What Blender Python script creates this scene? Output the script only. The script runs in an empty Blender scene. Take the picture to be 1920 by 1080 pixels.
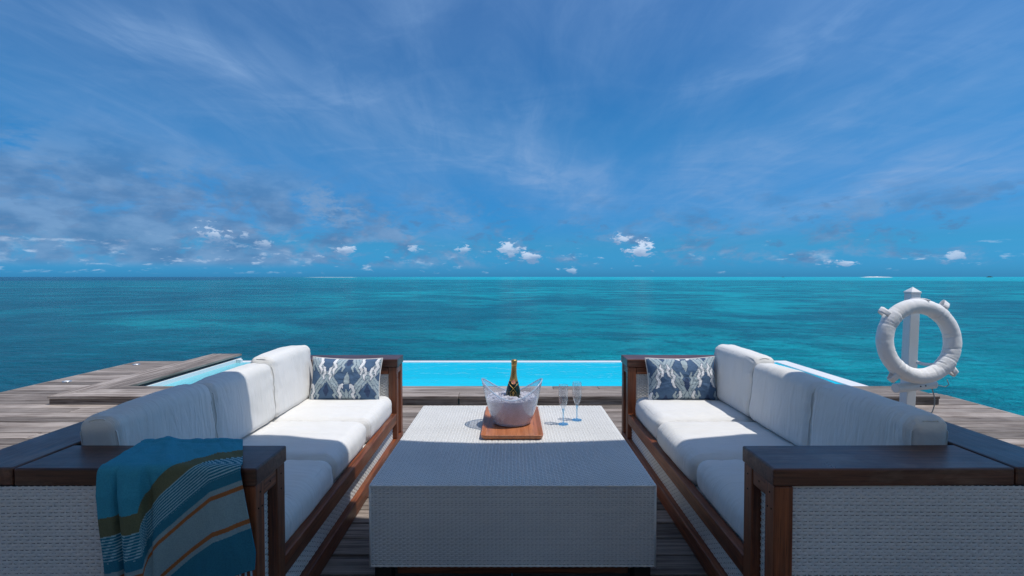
import bpy, bmesh, math, random
import numpy as np
from mathutils import Vector, Matrix, noise as mnoise

random.seed(7)
R = math.radians
scene = bpy.context.scene
C = scene.collection

# ------------------------------------------------------------------ camera
HC = 1.31
cam_d = bpy.data.cameras.new('camera')
cam = bpy.data.objects.new('camera', cam_d); C.objects.link(cam)
cam.location = (0, 0, HC)
cam.rotation_euler = (R(90 - 1.32), 0, 0)
cam_d.sensor_width = 36; cam_d.lens = 36 * 908 / 1920
cam_d.clip_start = 0.05; cam_d.clip_end = 60000
scene.camera = cam

# ------------------------------------------------------------------ sky
SUN = Vector((0.37, -0.10, 1.0)).normalized()
world = bpy.data.worlds.new('World'); scene.world = world
world.use_nodes = True

class NT:
    """small helper round a node tree"""
    def __init__(s, tree):
        s.t = tree; s.n = tree.nodes; s.l = tree.links
    def node(s, typ, **kw):
        n = s.n.new(typ)
        for k, v in kw.items():
            if k.startswith('_'): setattr(n, k[1:], v)
        return n
    def put(s, sock, v):
        if v is None: return
        if isinstance(v, bpy.types.NodeSocket): s.l.new(v, sock)
        else:
            try: sock.default_value = v
            except Exception:
                sock.default_value = (*v, 1.0)
    def math(s, op, a, b=None, c=None, clamp=False):
        n = s.n.new('ShaderNodeMath'); n.operation = op; n.use_clamp = clamp
        s.put(n.inputs[0], a); s.put(n.inputs[1], b); s.put(n.inputs[2], c)
        return n.outputs[0]
    def vmath(s, op, a, b=None):
        n = s.n.new('ShaderNodeVectorMath'); n.operation = op
        s.put(n.inputs[0], a); s.put(n.inputs[1], b)
        return n.outputs['Value'] if op in ('LENGTH', 'DOT_PRODUCT', 'DISTANCE') else n.outputs[0]
    def sep(s, v):
        n = s.n.new('ShaderNodeSeparateXYZ'); s.put(n.inputs[0], v); return n.outputs
    def comb(s, x=0, y=0, z=0):
        n = s.n.new('ShaderNodeCombineXYZ')
        for i, v in enumerate((x, y, z)): s.put(n.inputs[i], v)
        return n.outputs[0]
    def noise(s, vec, scale=5, detail=4, rough=0.5, dist=0, col=False, lac=2):
        n = s.n.new('ShaderNodeTexNoise')
        s.put(n.inputs['Vector'], vec); s.put(n.inputs['Scale'], scale); s.put(n.inputs['Detail'], detail)
        s.put(n.inputs['Roughness'], rough); s.put(n.inputs['Distortion'], dist); s.put(n.inputs['Lacunarity'], lac)
        return n.outputs['Color' if col else 'Fac']
    def ramp(s, fac, *stops, interp='LINEAR'):
        n = s.n.new('ShaderNodeValToRGB'); n.color_ramp.interpolation = interp
        e = n.color_ramp.elements
        while len(e) < len(stops): e.new(0.5)
        for i, (p, c) in enumerate(stops):
            e[i].position = p
            e[i].color = (c, c, c, 1) if isinstance(c, (int, float)) else (*c, 1)
        s.put(n.inputs[0], fac); return n.outputs['Color']
    def smooth(s, v, a, b, lo=0.0, hi=1.0):
        n = s.n.new('ShaderNodeMapRange'); n.interpolation_type = 'SMOOTHSTEP'
        s.put(n.inputs[0], v); n.inputs[1].default_value = a; n.inputs[2].default_value = b
        n.inputs[3].default_value = lo; n.inputs[4].default_value = hi
        return n.outputs[0]
    def lin(s, v, a, b, lo=0.0, hi=1.0):
        n = s.n.new('ShaderNodeMapRange')
        s.put(n.inputs[0], v); n.inputs[1].default_value = a; n.inputs[2].default_value = b
        n.inputs[3].default_value = lo; n.inputs[4].default_value = hi
        return n.outputs[0]
    def mix(s, f, a, b, mode='MIX'):
        n = s.n.new('ShaderNodeMix'); n.data_type = 'RGBA'; n.blend_type = mode
        s.put(n.inputs['Factor'], f); s.put(n.inputs[6], a); s.put(n.inputs[7], b)
        return n.outputs[2]
    def bump(s, h, strength=0.3, dist=0.01, normal=None):
        n = s.n.new('ShaderNodeBump')
        s.put(n.inputs['Height'], h); s.put(n.inputs['Strength'], strength); s.put(n.inputs['Distance'], dist)
        if normal is not None: s.put(n.inputs['Normal'], normal)
        return n.outputs[0]
    def map(s, vec, scale=(1, 1, 1), loc=(0, 0, 0), rot=(0, 0, 0)):
        n = s.n.new('ShaderNodeMapping'); s.put(n.inputs[0], vec)
        n.inputs['Scale'].default_value = scale; n.inputs['Location'].default_value = loc
        n.inputs['Rotation'].default_value = rot
        return n.outputs[0]

def srgb(r, g, b):
    f = lambda c: (c / 12.92 if c <= 0.04045 else ((c + 0.055) / 1.055) ** 2.4)
    return (f(r / 255), f(g / 255), f(b / 255))

def build_world():
    w = NT(world.node_tree); w.n.clear()
    sky = w.n.new('ShaderNodeTexSky'); sky.sky_type = 'NISHITA'; sky.sun_disc = False
    sky.sun_elevation = math.asin(SUN.z); sky.sun_rotation = math.atan2(SUN.x, SUN.y)
    sky.air_density = 1.0; sky.dust_density = 0.6; sky.ozone_density = 2.5; sky.altitude = 0
    tc = w.n.new('ShaderNodeTexCoord'); d = w.vmath('NORMALIZE', tc.outputs['Generated'])
    x, y, z = w.sep(d)
    zc = w.math('MAXIMUM', z, 0.0)
    # clear-air colour: the physical sky with its white horizon veil taken out (dry tropical air, polarised)
    hsv = w.n.new('ShaderNodeHueSaturation'); hsv.inputs['Hue'].default_value = 0.506
    hsv.inputs['Saturation'].default_value = 1.22
    w.put(hsv.inputs['Color'], sky.outputs[0])
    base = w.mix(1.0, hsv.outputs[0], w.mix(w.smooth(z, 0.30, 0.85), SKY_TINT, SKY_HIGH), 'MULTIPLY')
    low = w.smooth(z, 0.0, 0.30, 1.0, 0.0)
    base = w.mix(low, base, w.mix(1.0, base, (0.30, 0.58, 0.94), 'MULTIPLY'))
    base = w.mix(w.smooth(z, 0.0, 0.07, 1.0, 0.0), base, w.mix(1.0, base, (1.10, 1.14, 1.50), 'MULTIPLY'))
    # high cirrus on a plane overhead, long streaks running out to sea
    inv = w.math('DIVIDE', 1.0, w.math('ADD', zc, 0.10))
    px = w.math('MULTIPLY', x, inv); py = w.math('MULTIPLY', y, inv)
    pl = w.comb(px, py, 0.0)
    warp = w.vmath('SCALE', w.vmath('SUBTRACT', w.noise(pl, 0.55, 2, 0.5, col=True), (0.5, 0.5, 0.5)))
    warp.node.inputs['Scale'].default_value = 0.75
    plw = w.vmath('ADD', pl, warp)
    c1 = w.noise(w.map(plw, (1.05, 0.22, 1), (3.1, 0.4, 0), (0, 0, R(6))), 1.0, 6, 0.55, 0.4)
    c2 = w.noise(w.map(plw, (2.6, 0.42, 1), (7.7, 2.0, 0), (0, 0, R(-14))), 1.2, 8, 0.62, 0.3)
    c3 = w.noise(w.map(pl, (0.5, 0.28, 1), (1.3, 5.2, 0)), 1.0, 3, 0.5, 0.2)
    cir = w.math('MULTIPLY', w.smooth(c1, 0.42, 0.74), w.math('ADD', w.math('MULTIPLY', c2, 0.9), 0.25))
    cir = w.math('ADD', cir, w.math('MULTIPLY', w.smooth(c3, 0.36, 0.68), 0.52))
    # the long bright streak, upper left, and the veil it trails into
    az = w.math('ARCTAN2', x, y)
    el = w.math('ARCSINE', z)
    def streak(a0, e0, a1, e1, wid, amp, seed):
        L = math.hypot(a1 - a0, e1 - e0); ca, sa = (a1 - a0) / L, (e1 - e0) / L
        da = w.math('SUBTRACT', az, a0); de = w.math('SUBTRACT', el, e0)
        al = w.math('DIVIDE', w.math('ADD', w.math('MULTIPLY', da, ca), w.math('MULTIPLY', de, sa)), L)
        ac = w.math('SUBTRACT', w.math('MULTIPLY', de, ca), w.math('MULTIPLY', da, sa))
        wb = w.noise(w.comb(w.math('MULTIPLY', al, 2.2), seed, 0.0), 1.0, 2, 0.5)
        ac = w.math('ADD', ac, w.math('MULTIPLY', w.math('SUBTRACT', wb, 0.5), wid * 1.6))
        fib = w.noise(w.comb(w.math('MULTIPLY', al, 2.0), w.math('MULTIPLY', ac, 9.0 / wid * 0.35), seed), 1.0, 5, 0.6, 0.5)
        g = w.math('POWER', 2.718, w.math('MULTIPLY', w.math('POWER', w.math('DIVIDE', w.math('ABSOLUTE', ac), wid), 2.0), -1.0))
        e_ = w.math('MULTIPLY', w.smooth(al, -0.12, 0.35), w.smooth(al, 0.72, 1.12, 1.0, 0.0))
        return w.math('MULTIPLY', w.math('MULTIPLY', g, e_), w.math('MULTIPLY', w.math('ADD', fib, 0.25), amp))
    for k, S in enumerate(STREAKS):
        cir = w.math('ADD', cir, streak(*S, 3.7 * k + 1.1))
    c4 = w.noise(w.map(pl, (4.6, 1.5, 1), (2.7, 1.0, 0), (0, 0, R(-5))), 1.0, 6, 0.62, 0.9)
    c5 = w.noise(w.map(pl, (1.5, 2.4, 1), (5.7, 8.0, 0), (0, 0, R(24))), 1.0, 6, 0.6, 0.9)
    cir = w.math('MULTIPLY', cir, w.math('ADD', w.smooth(c4, 0.30, 0.72, 0.62, 1.12), w.smooth(c5, 0.45, 0.75, -0.12, 0.38)))
    cir = w.math('MULTIPLY', cir, w.smooth(z, 0.02, 0.14))
    cir = w.math('MULTIPLY', cir, 0.53, clamp=True)
    # thin ice cloud is brighter the nearer it lies to the sun
    cosg = w.vmath('DOT_PRODUCT', d, tuple(SUN))
    phase = w.math('ADD', 1.0, w.math('MULTIPLY', w.math('POWER', w.math('MAXIMUM', cosg, 0.0), 4.0), 2.2))
    ccol = w.vmath('SCALE', CIRRUS); w.put(ccol.node.inputs['Scale'], phase)
    col = w.mix(cir, base, ccol)
    # cumulus along the horizon, in azimuth / elevation
    ae = w.comb(az, w.math('MULTIPLY', el, 2.1), 0.0)
    n1 = w.noise(ae, 9.5, 8, 0.64, 0.3)
    n2 = w.noise(w.vmath('ADD', ae, (3.3, 1.7, 0.0)), 19.0, 7, 0.6, 0.2)
    big = w.noise(w.vmath('ADD', ae, (9.1, 4.2, 0.0)), 2.2, 2, 0.5)
    leftness = w.smooth(az, -0.95, 0.25, 0.17, -0.02)
    band = w.math('MULTIPLY', w.smooth(el, 0.012, 0.030), w.smooth(w.math('SUBTRACT', el, w.math('MULTIPLY', leftness, 0.45)), 0.075, 0.20, 1.0, 0.0))
    cov = w.math('ADD', w.math('ADD', n1, leftness), w.math('MULTIPLY', w.math('SUBTRACT', big, 0.5), 0.25))
    grey = w.math('MULTIPLY', w.smooth(cov, 0.47, 0.66), band)
    shade = w.noise(w.vmath('ADD', ae, (0.0, -0.02, 0.0)), 11.0, 5, 0.55)
    gcol = w.mix(w.smooth(shade, 0.36, 0.66), CLOUD_DARK, CLOUD_MID)
    gcol = w.mix(w.math('MULTIPLY', w.smooth(n2, 0.54, 0.72), w.smooth(el, 0.03, 0.14, 0.6, 0.1)), gcol, CLOUD_LIT)
    col = w.mix(w.math('MULTIPLY', grey, 0.80), col, gcol)
    band3 = w.math('MULTIPLY', w.smooth(el, 0.035, 0.060), w.smooth(el, 0.11, 0.17, 1.0, 0.0))
    grey2 = w.math('MULTIPLY', w.smooth(w.math('ADD', n2, w.math('MULTIPLY', leftness, 0.3)), 0.55, 0.68), band3)
    col = w.mix(w.math('MULTIPLY', grey2, 0.55), col, CLOUD_DARK)
    # distant rows of small puffs
    band2 = w.math('MULTIPLY', w.smooth(el, 0.004, 0.012), w.smooth(el, 0.035, 0.085, 1.0, 0.0))
    ae2 = w.comb(az, w.math('MULTIPLY', el, 3.2), 0.5)
    n3 = w.noise(ae2, 26.0, 7, 0.6, 0.2)
    puff = w.math('MULTIPLY', w.smooth(w.math('ADD', n3, w.math('MULTIPLY', leftness, 0.35)), 0.595, 0.74), band2)
    col = w.mix(w.math('MULTIPLY', puff, 0.55), col, CLOUD_LIT)
    # the few large sunlit heads
    det = w.noise(ae, 60.0, 7, 0.68, 0.4)
    detb = w.noise(ae, 20.0, 4, 0.55, 0.2)
    for (a, e, ra, re, amp) in PUFFS:
        soft = amp < 0.4
        q = w.comb(w.math('DIVIDE', w.math('SUBTRACT', az, a), ra), w.math('DIVIDE', w.math('SUBTRACT', el, e), re), 0.0)
        r = w.vmath('LENGTH', q)
        r = w.math('ADD', r, w.math('MULTIPLY', w.math('SUBTRACT', det, 0.5), 4.2))
        r = w.math('ADD', r, w.math('MULTIPLY', w.math('SUBTRACT', detb, 0.5), 3.4))
        m = w.math('MULTIPLY', w.smooth(r, *((0.0, 1.5) if soft else (0.40, 1.08)), 1.0, 0.0), amp * (2.2 if soft else 1.0))
        # underside greyer
        cc = w.mix(w.smooth(w.math('ADD', w.sep(q)[1], w.math('MULTIPLY', w.math('SUBTRACT', detb, 0.5), 3.0)), -1.0, 0.6), CLOUD_MID, CLOUD_MID if soft else CLOUD_LIT)
        col = w.mix(m, col, cc)
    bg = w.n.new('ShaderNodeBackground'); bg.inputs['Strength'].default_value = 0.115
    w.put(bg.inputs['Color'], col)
    out = w.n.new('ShaderNodeOutputWorld'); w.l.new(bg.outputs[0], out.inputs[0])

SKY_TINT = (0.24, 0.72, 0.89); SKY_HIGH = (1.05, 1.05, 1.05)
k10 = 1 / 0.115
CIRRUS = tuple(c * k10 for c in srgb(128, 163, 207))
CLOUD_DARK = tuple(c * k10 for c in srgb(82, 122, 168))
CLOUD_MID = tuple(c * k10 for c in srgb(118, 152, 192))
CLOUD_LIT = tuple(c * k10 for c in srgb(196, 214, 238))
def pa(px_, py_):
    """direction of a cloud as azimuth, elevation"""
    dx, dy = (px_ - 960) / 908, (519 - py_) / 908
    return math.atan(dx), math.atan(dy / math.sqrt(1 + dx * dx))
STREAKS = [(*pa(90, 5), *pa(540, 150), 0.030, 1.25), (*pa(420, 120), *pa(1150, 360), 0.060, 0.75),
           (*pa(1010, 170), *pa(985, 330), 0.022, 0.45), (*pa(1640, 5), *pa(1180, 230), 0.035, 0.55),
           (*pa(900, 300), *pa(1500, 400), 0.055, 0.6), (*pa(1920, 60), *pa(1250, 330), 0.06, 0.4),
           (*pa(1200, 300), *pa(1940, 270), 0.05, 0.45)]
PUFFS = [(*pa(408, 437), 0.026, 0.014, 0.85), (*pa(648, 470), 0.016, 0.010, 0.85), (*pa(775, 467), 0.012, 0.008, 0.6),
         (*pa(868, 469), 0.015, 0.008, 0.7), (*pa(955, 468), 0.024, 0.018, 0.9), (*pa(995, 482), 0.018, 0.010, 0.9),
         (*pa(1168, 448), 0.018, 0.011, 0.95), (*pa(1203, 470), 0.026, 0.016, 1.0), (*pa(1590, 493), 0.020, 0.007, 0.8),
         (*pa(1785, 482), 0.013, 0.009, 0.7), (*pa(600, 380), 0.032, 0.020, 0.32), (*pa(650, 412), 0.030, 0.016, 0.32),
         (*pa(1075, 508), 0.010, 0.006, 0.6), (*pa(460, 440), 0.010, 0.008, 0.6), (*pa(500, 458), 0.016, 0.007, 0.5)]
build_world()

# ------------------------------------------------------------------ sun, exposure
sd = bpy.data.lights.new('sun', 'SUN'); sd.energy = 3.1; sd.angle = R(0.53); sd.color = (1.0, 0.955, 0.89)
sun = bpy.data.objects.new('sun', sd); C.objects.link(sun)
sun.rotation_euler = SUN.to_track_quat('Z', 'Y').to_euler()
scene.view_settings.view_transform = 'Standard'; scene.view_settings.look = 'None'
scene.view_settings.exposure = 0.12; scene.view_settings.gamma = 1.0
scene.render.engine = 'CYCLES'
scene.cycles.use_denoising = True; scene.cycles.denoising_prefilter = 'NONE'
scene.cycles.max_bounces = 7; scene.cycles.diffuse_bounces = 4; scene.cycles.glossy_bounces = 3; scene.cycles.transparent_max_bounces = 16
world.cycles.sampling_method = 'MANUAL'; world.cycles.sample_map_resolution = 512
scene.cycles.sample_clamp_indirect = 6.0

# ------------------------------------------------------------------ helpers
def link(name, me, mat=None, parent=None):
    o = bpy.data.objects.new(name, me); C.objects.link(o)
    if mat is not None and me is not None and not me.materials: me.materials.append(mat)
    if parent is not None: o.parent = parent
    return o
def empty(name, loc=(0, 0, 0), rz=0.0):
    o = bpy.data.objects.new(name, None); C.objects.link(o)
    o.location = loc; o.rotation_euler = (0, 0, rz); o.empty_display_size = 0.1
    return o
def tag(o, label=None, cat=None, group=None, kind=None):
    if label: o['label'] = label
    if cat: o['category'] = cat
    if group: o['group'] = group
    if kind: o['kind'] = kind
    return o
def mesh(name, verts, faces, smooth=False):
    me = bpy.data.meshes.new(name); me.from_pydata([tuple(v) for v in verts], [], faces); me.update()
    if smooth: me.polygons.foreach_set('use_smooth', [True] * len(me.polygons))
    return me
def bm_mesh(name, bm, smooth=False):
    me = bpy.data.meshes.new(name); bm.to_mesh(me); bm.free()
    if smooth: me.polygons.foreach_set('use_smooth', [True] * len(me.polygons))
    return me
def box_mesh(name, x0, x1, y0, y1, z0, z1, bevel=0.004, seg=2):
    if x0 > x1: x0, x1 = x1, x0
    bm = bmesh.new(); bmesh.ops.create_cube(bm, size=1.0)
    for v in bm.verts:
        v.co = Vector((x0 + (v.co.x + .5) * (x1 - x0), y0 + (v.co.y + .5) * (y1 - y0), z0 + (v.co.z + .5) * (z1 - z0)))
    if bevel: bmesh.ops.bevel(bm, geom=bm.edges[:], offset=bevel, segments=seg, affect='EDGES', profile=0.5)
    return bm_mesh(name, bm)
def box(name, mat, parent, x0, x1, y0, y1, z0, z1, bevel=0.004, seg=2):
    return link(name, box_mesh(name, x0, x1, y0, y1, z0, z1, bevel, seg), mat, parent)
def tube_data(path, rad, n=8, closed=False):
    P = [Vector(p) for p in path]; V = []; F = []; m = len(P)
    up = None
    for i, p in enumerate(P):
        a = P[(i - 1) % m] if (closed or i > 0) else p; b = P[(i + 1) % m] if (closed or i < m - 1) else p
        t = (b - a).normalized()
        if up is None:
            up = Vector((0, 0, 1)) if abs(t.z) < 0.9 else Vector((1, 0, 0))
        s = t.cross(up).normalized(); up = s.cross(t).normalized()
        r = rad[i] if isinstance(rad, (list, tuple)) else rad
        for k in range(n):
            c = 2 * math.pi * k / n
            V.append(p + (s * math.cos(c) + up * math.sin(c)) * r)
    for i in range(m if closed else m - 1):
        j = (i + 1) % m
        for k in range(n):
            l = (k + 1) % n
            F.append((i * n + k, i * n + l, j * n + l, j * n + k))
    if not closed:
        F.append(tuple(range(n - 1, -1, -1))); F.append(tuple(range((m - 1) * n, m * n)))
    return V, F
def tube(name, mat, parent, path, rad, n=8, closed=False):
    return link(name, mesh(name, *tube_data(path, rad, n, closed), smooth=True), mat, parent)
def lathe(name, prof, n=32, cap=True):
    V = []; F = []
    for r, z in prof:
        for k in range(n):
            a = 2 * math.pi * k / n; V.append((r * math.cos(a), r * math.sin(a), z))
    for i in range(len(prof) - 1):
        for k in range(n):
            l = (k + 1) % n; F.append((i * n + k, i * n + l, (i + 1) * n + l, (i + 1) * n + k))
    if cap:
        F.append(tuple(range(n - 1, -1, -1))); m = len(prof) - 1; F.append(tuple(range(m * n, m * n + n)))
    return mesh(name, V, F, smooth=True)
def set_cols(me, cols):
    """one colour per vertex"""
    at = me.color_attributes.new('print', 'FLOAT_COLOR', 'POINT')
    a = np.ones((len(me.vertices), 4), dtype=np.float32); a[:, :3] = cols
    at.data.foreach_set('color', a.ravel())
def fbm(p, o=4):
    return mnoise.fractal(p, 1.0, 2.0, o)

# ------------------------------------------------------------------ materials
def mat_new(name):
    m = bpy.data.materials.new(name); m.use_nodes = True
    t = NT(m.node_tree); t.n.clear()
    out = t.n.new('ShaderNodeOutputMaterial')
    t.out = out
    return m, t
def principled(t, **kw):
    b = t.n.new('ShaderNodeBsdfPrincipled')
    for k, v in kw.items(): t.put(b.inputs[k.replace('_', ' ')], v)
    return b
def obj_co(t): return t.n.new('ShaderNodeTexCoord').outputs['Object']
def obj_rand(t): return t.n.new('ShaderNodeObjectInfo').outputs['Random']
def geo_pos(t): return t.n.new('ShaderNodeNewGeometry').outputs['Position']

def m_deck():
    m, t = mat_new('weathered_deck_wood')
    p = geo_pos(t); r = obj_rand(t)
    off = t.comb(t.math('MULTIPLY', r, 37.0), t.math('MULTIPLY', r, 91.0), 0.0)
    return m, t, p, r, off
def wood_weathered(along):
    m, t, p, r, off = m_deck()
    v = t.vmath('ADD', p, off)
    s = (1.4, 42.0, 42.0) if along == 'x' else (42.0, 1.4, 42.0)
    g = t.noise(t.map(v, s), 1.0, 6, 0.65, 0.6)
    g2 = t.noise(t.map(v, tuple(q * 3.2 for q in s)), 1.0, 4, 0.6)
    blot = t.noise(v, 1.7, 4, 0.6)
    c = t.mix(t.smooth(g, 0.28, 0.72), srgb(84, 72, 66), srgb(172, 162, 153))
    c = t.mix(t.math('MULTIPLY', t.smooth(g2, 0.52, 0.72), 0.55), c, srgb(66, 54, 48))
    c = t.mix(t.math('MULTIPLY', t.smooth(blot, 0.45, 0.72), 0.55), c, srgb(182, 172, 164))
    tone = t.lin(r, 0, 1, 0.58, 1.28)
    c = t.mix(1.0, c, t.comb(tone, t.math('MULTIPLY', tone, 0.985), t.math('MULTIPLY', tone, 0.97)), 'MULTIPLY')
    b = principled(t, Base_Color=c, Roughness=0.78)
    t.put(b.inputs['Specular IOR Level'], 0.25)
    t.put(b.inputs['Normal'], t.bump(t.math('ADD', g, t.math('MULTIPLY', g2, 0.5)), 0.55, 0.004))
    t.l.new(b.outputs[0], t.out.inputs[0]); return m
DECK_X = wood_weathered('x'); DECK_Y = wood_weathered('y')

def wood_frame(name, dark, light, rough, along, coat=0.0):
    m, t = mat_new(name)
    p = obj_co(t); r = obj_rand(t)
    v = t.vmath('ADD', p, t.comb(t.math('MULTIPLY', r, 13.0), t.math('MULTIPLY', r, 29.0), t.math('MULTIPLY', r, 7.0)))
    s = [58.0, 58.0, 58.0]; s['xyz'.index(along)] = 2.2
    g = t.noise(t.map(v, tuple(s)), 1.0, 6, 0.62, 0.8)
    g2 = t.noise(t.map(v, tuple(q * 3.7 for q in s)), 1.0, 3, 0.6)
    wear = t.noise(v, 5.0, 5, 0.65)
    c = t.mix(t.smooth(g, 0.3, 0.7), dark, light)
    c = t.mix(t.math('MULTIPLY', t.smooth(g2, 0.55, 0.7), 0.6), c, tuple(q * 0.4 for q in dark))
    fade = t.noise(t.map(v, tuple(3.0 if q < 10 else 9.0 for q in s)), 1.0, 5, 0.65, 0.4)
    c = t.mix(t.smooth(fade, 0.50, 0.72, 0.0, 0.38), c, srgb(142, 118, 100))
    tone = t.lin(r, 0, 1, 0.78, 1.2)
    c = t.mix(1.0, c, t.comb(tone, tone, tone), 'MULTIPLY')
    b = principled(t, Base_Color=c, Roughness=t.lin(wear, 0.3, 0.7, rough * 0.8, rough * 1.3))
    if coat: t.put(b.inputs['Coat Weight'], coat); t.put(b.inputs['Coat Roughness'], 0.22)
    t.put(b.inputs['Normal'], t.bump(t.math('ADD', g, t.math('MULTIPLY', g2, 0.6)), 0.22, 0.003))
    t.l.new(b.outputs[0], t.out.inputs[0]); return m
BR_D, BR_L = srgb(90, 46, 27), srgb(148, 84, 50)
WOOD = {a: wood_frame('oiled_brown_wood_' + a, BR_D, BR_L, 0.42, a) for a in 'xyz'}
TOPW = {a: wood_frame('dark_oiled_board_' + a, srgb(64, 36, 26), srgb(104, 64, 47), 0.34, a) for a in 'xyz'}
TRAYW = wood_frame('red_brown_tray_wood', srgb(166, 96, 58), srgb(204, 130, 86), 0.45, 'y')

def m_simple(name, col, rough=0.5, spec=0.5, metal=0.0, bumpscale=0, bumps=0.2, var=0.06):
    m, t = mat_new(name); p = obj_co(t)
    n = t.noise(p, 9.0, 5, 0.6)
    c = t.mix(n, tuple(q * (1 - var) for q in col), tuple(min(1, q * (1 + var)) for q in col))
    b = principled(t, Base_Color=c, Roughness=rough, Metallic=metal)
    t.put(b.inputs['Specular IOR Level'], spec)
    if bumpscale: t.put(b.inputs['Normal'], t.bump(t.noise(p, bumpscale, 4, 0.6), bumps, 0.004))
    t.l.new(b.outputs[0], t.out.inputs[0]); return m

def m_wicker(name, col):
    m, t = mat_new(name); p = obj_co(t)
    n = t.noise(p, 3.0, 4, 0.6); n2 = t.noise(p, 140.0, 2, 0.5)
    c = t.mix(t.smooth(n, 0.3, 0.7), tuple(q * 0.9 for q in col), col)
    c = t.mix(t.math('MULTIPLY', t.smooth(n2, 0.45, 0.75), 0.25), c, tuple(q * 0.72 for q in col))
    b = principled(t, Base_Color=c, Roughness=0.48); t.put(b.inputs['Specular IOR Level'], 0.35)
    t.l.new(b.outputs[0], t.out.inputs[0]); return m
WICKER = m_wicker('white_resin_wicker', (0.83, 0.83, 0.81))
BACKING = m_simple('wicker_backing', (0.16, 0.16, 0.16), 0.8, 0.1)  # dark sheet behind the strands, put in so the slots read as shaded
WHITEP = m_simple('white_paint', (0.76, 0.76, 0.75), 0.45, 0.4, bumpscale=60, bumps=0.06)

def m_fabric(name, col):
    m, t = mat_new(name); p = obj_co(t); r = obj_rand(t)
    v = t.vmath('ADD', p, t.comb(t.math('MULTIPLY', r, 17.0), t.math('MULTIPLY', r, 5.0), 0.0))
    w1 = t.noise(t.map(v, (3.0, 16.0, 3.0)), 1.0, 4, 0.55, 1.3)
    w2 = t.noise(t.map(v, (5.0, 34.0, 6.0)), 1.0, 3, 0.5, 1.0)
    msk = t.smooth(t.noise(v, 3.5, 2, 0.5), 0.42, 0.66)
    wv = t.noise(p, 420.0, 2, 0.5)
    st = t.noise(v, 2.5, 4, 0.6)
    c = t.mix(t.smooth(st, 0.35, 0.75), col, tuple(q * f for q, f in zip(col, (0.955, 0.945, 0.92))))
    h = t.math('ADD', t.math('MULTIPLY', t.math('MULTIPLY', w2, msk), 0.6), t.math('MULTIPLY', w1, 0.7))
    h = t.math('ADD', h, t.math('MULTIPLY', wv, 0.03))
    b = principled(t, Base_Color=c, Roughness=0.9)
    t.put(b.inputs['Specular IOR Level'], 0.12); t.put(b.inputs['Sheen Weight'], 0.15)
    t.put(b.inputs['Normal'], t.bump(h, 0.78, 0.015))
    t.l.new(b.outputs[0], t.out.inputs[0]); return m
FABRIC = m_fabric('white_canvas', (0.765, 0.755, 0.73))
PIPING = m_simple('white_piping', (0.74, 0.73, 0.70), 0.85, 0.1)
def m_print(name, rough=0.9, weave=300.0, ws=0.25):
    m, t = mat_new(name); p = obj_co(t)
    a = t.n.new('ShaderNodeVertexColor'); a.layer_name = 'print'
    n = t.noise(t.map(p, (1.0, 1.0, 1.0)), weave, 2, 0.5)
    c = t.mix(t.math('MULTIPLY', t.smooth(n, 0.35, 0.7), 0.35), a.outputs[0], t.mix(1.0, a.outputs[0], (0.58, 0.60, 0.62), 'MULTIPLY'))
    b = principled(t, Base_Color=c, Roughness=rough); t.put(b.inputs['Specular IOR Level'], 0.12)
    t.put(b.inputs['Normal'], t.bump(n, ws, 0.003))
    t.l.new(b.outputs[0], t.out.inputs[0]); return m
PRINT = m_print('ikat_print_cloth'); THROW = m_print('woven_throw_cloth', weave=260.0, ws=0.45)

def m_clear(name, tint, refl=1.0, rough=0.02, ior=1.45, haze=0.0, hazecol=(0.8, 0.8, 0.85)):
    """thin clear plastic or glass: light passes, edges and glints reflect"""
    m, t = mat_new(name)
    tr = t.n.new('ShaderNodeBsdfTransparent'); t.put(tr.inputs[0], tint)
    gl = t.n.new('ShaderNodeBsdfGlossy'); gl.inputs['Roughness'].default_value = rough
    lw = t.n.new('ShaderNodeLayerWeight'); lw.inputs[0].default_value = 0.5
    f0 = ((ior - 1) / (ior + 1)) ** 2
    frf = t.math('ADD', f0, t.math('MULTIPLY', t.math('POWER', lw.outputs['Facing'], 3.0), 0.72))
    base = tr.outputs[0]
    if haze:
        df = t.n.new('ShaderNodeBsdfDiffuse'); t.put(df.inputs[0], hazecol)
        mx = t.n.new('ShaderNodeMixShader'); mx.inputs[0].default_value = haze
        t.l.new(base, mx.inputs[1]); t.l.new(df.outputs[0], mx.inputs[2]); base = mx.outputs[0]
    mx = t.n.new('ShaderNodeMixShader'); t.put(mx.inputs[0], t.math('MULTIPLY', frf, refl))
    t.l.new(base, mx.inputs[1]); t.l.new(gl.outputs[0], mx.inputs[2])
    t.l.new(mx.outputs[0], t.out.inputs[0]); return m

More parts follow.
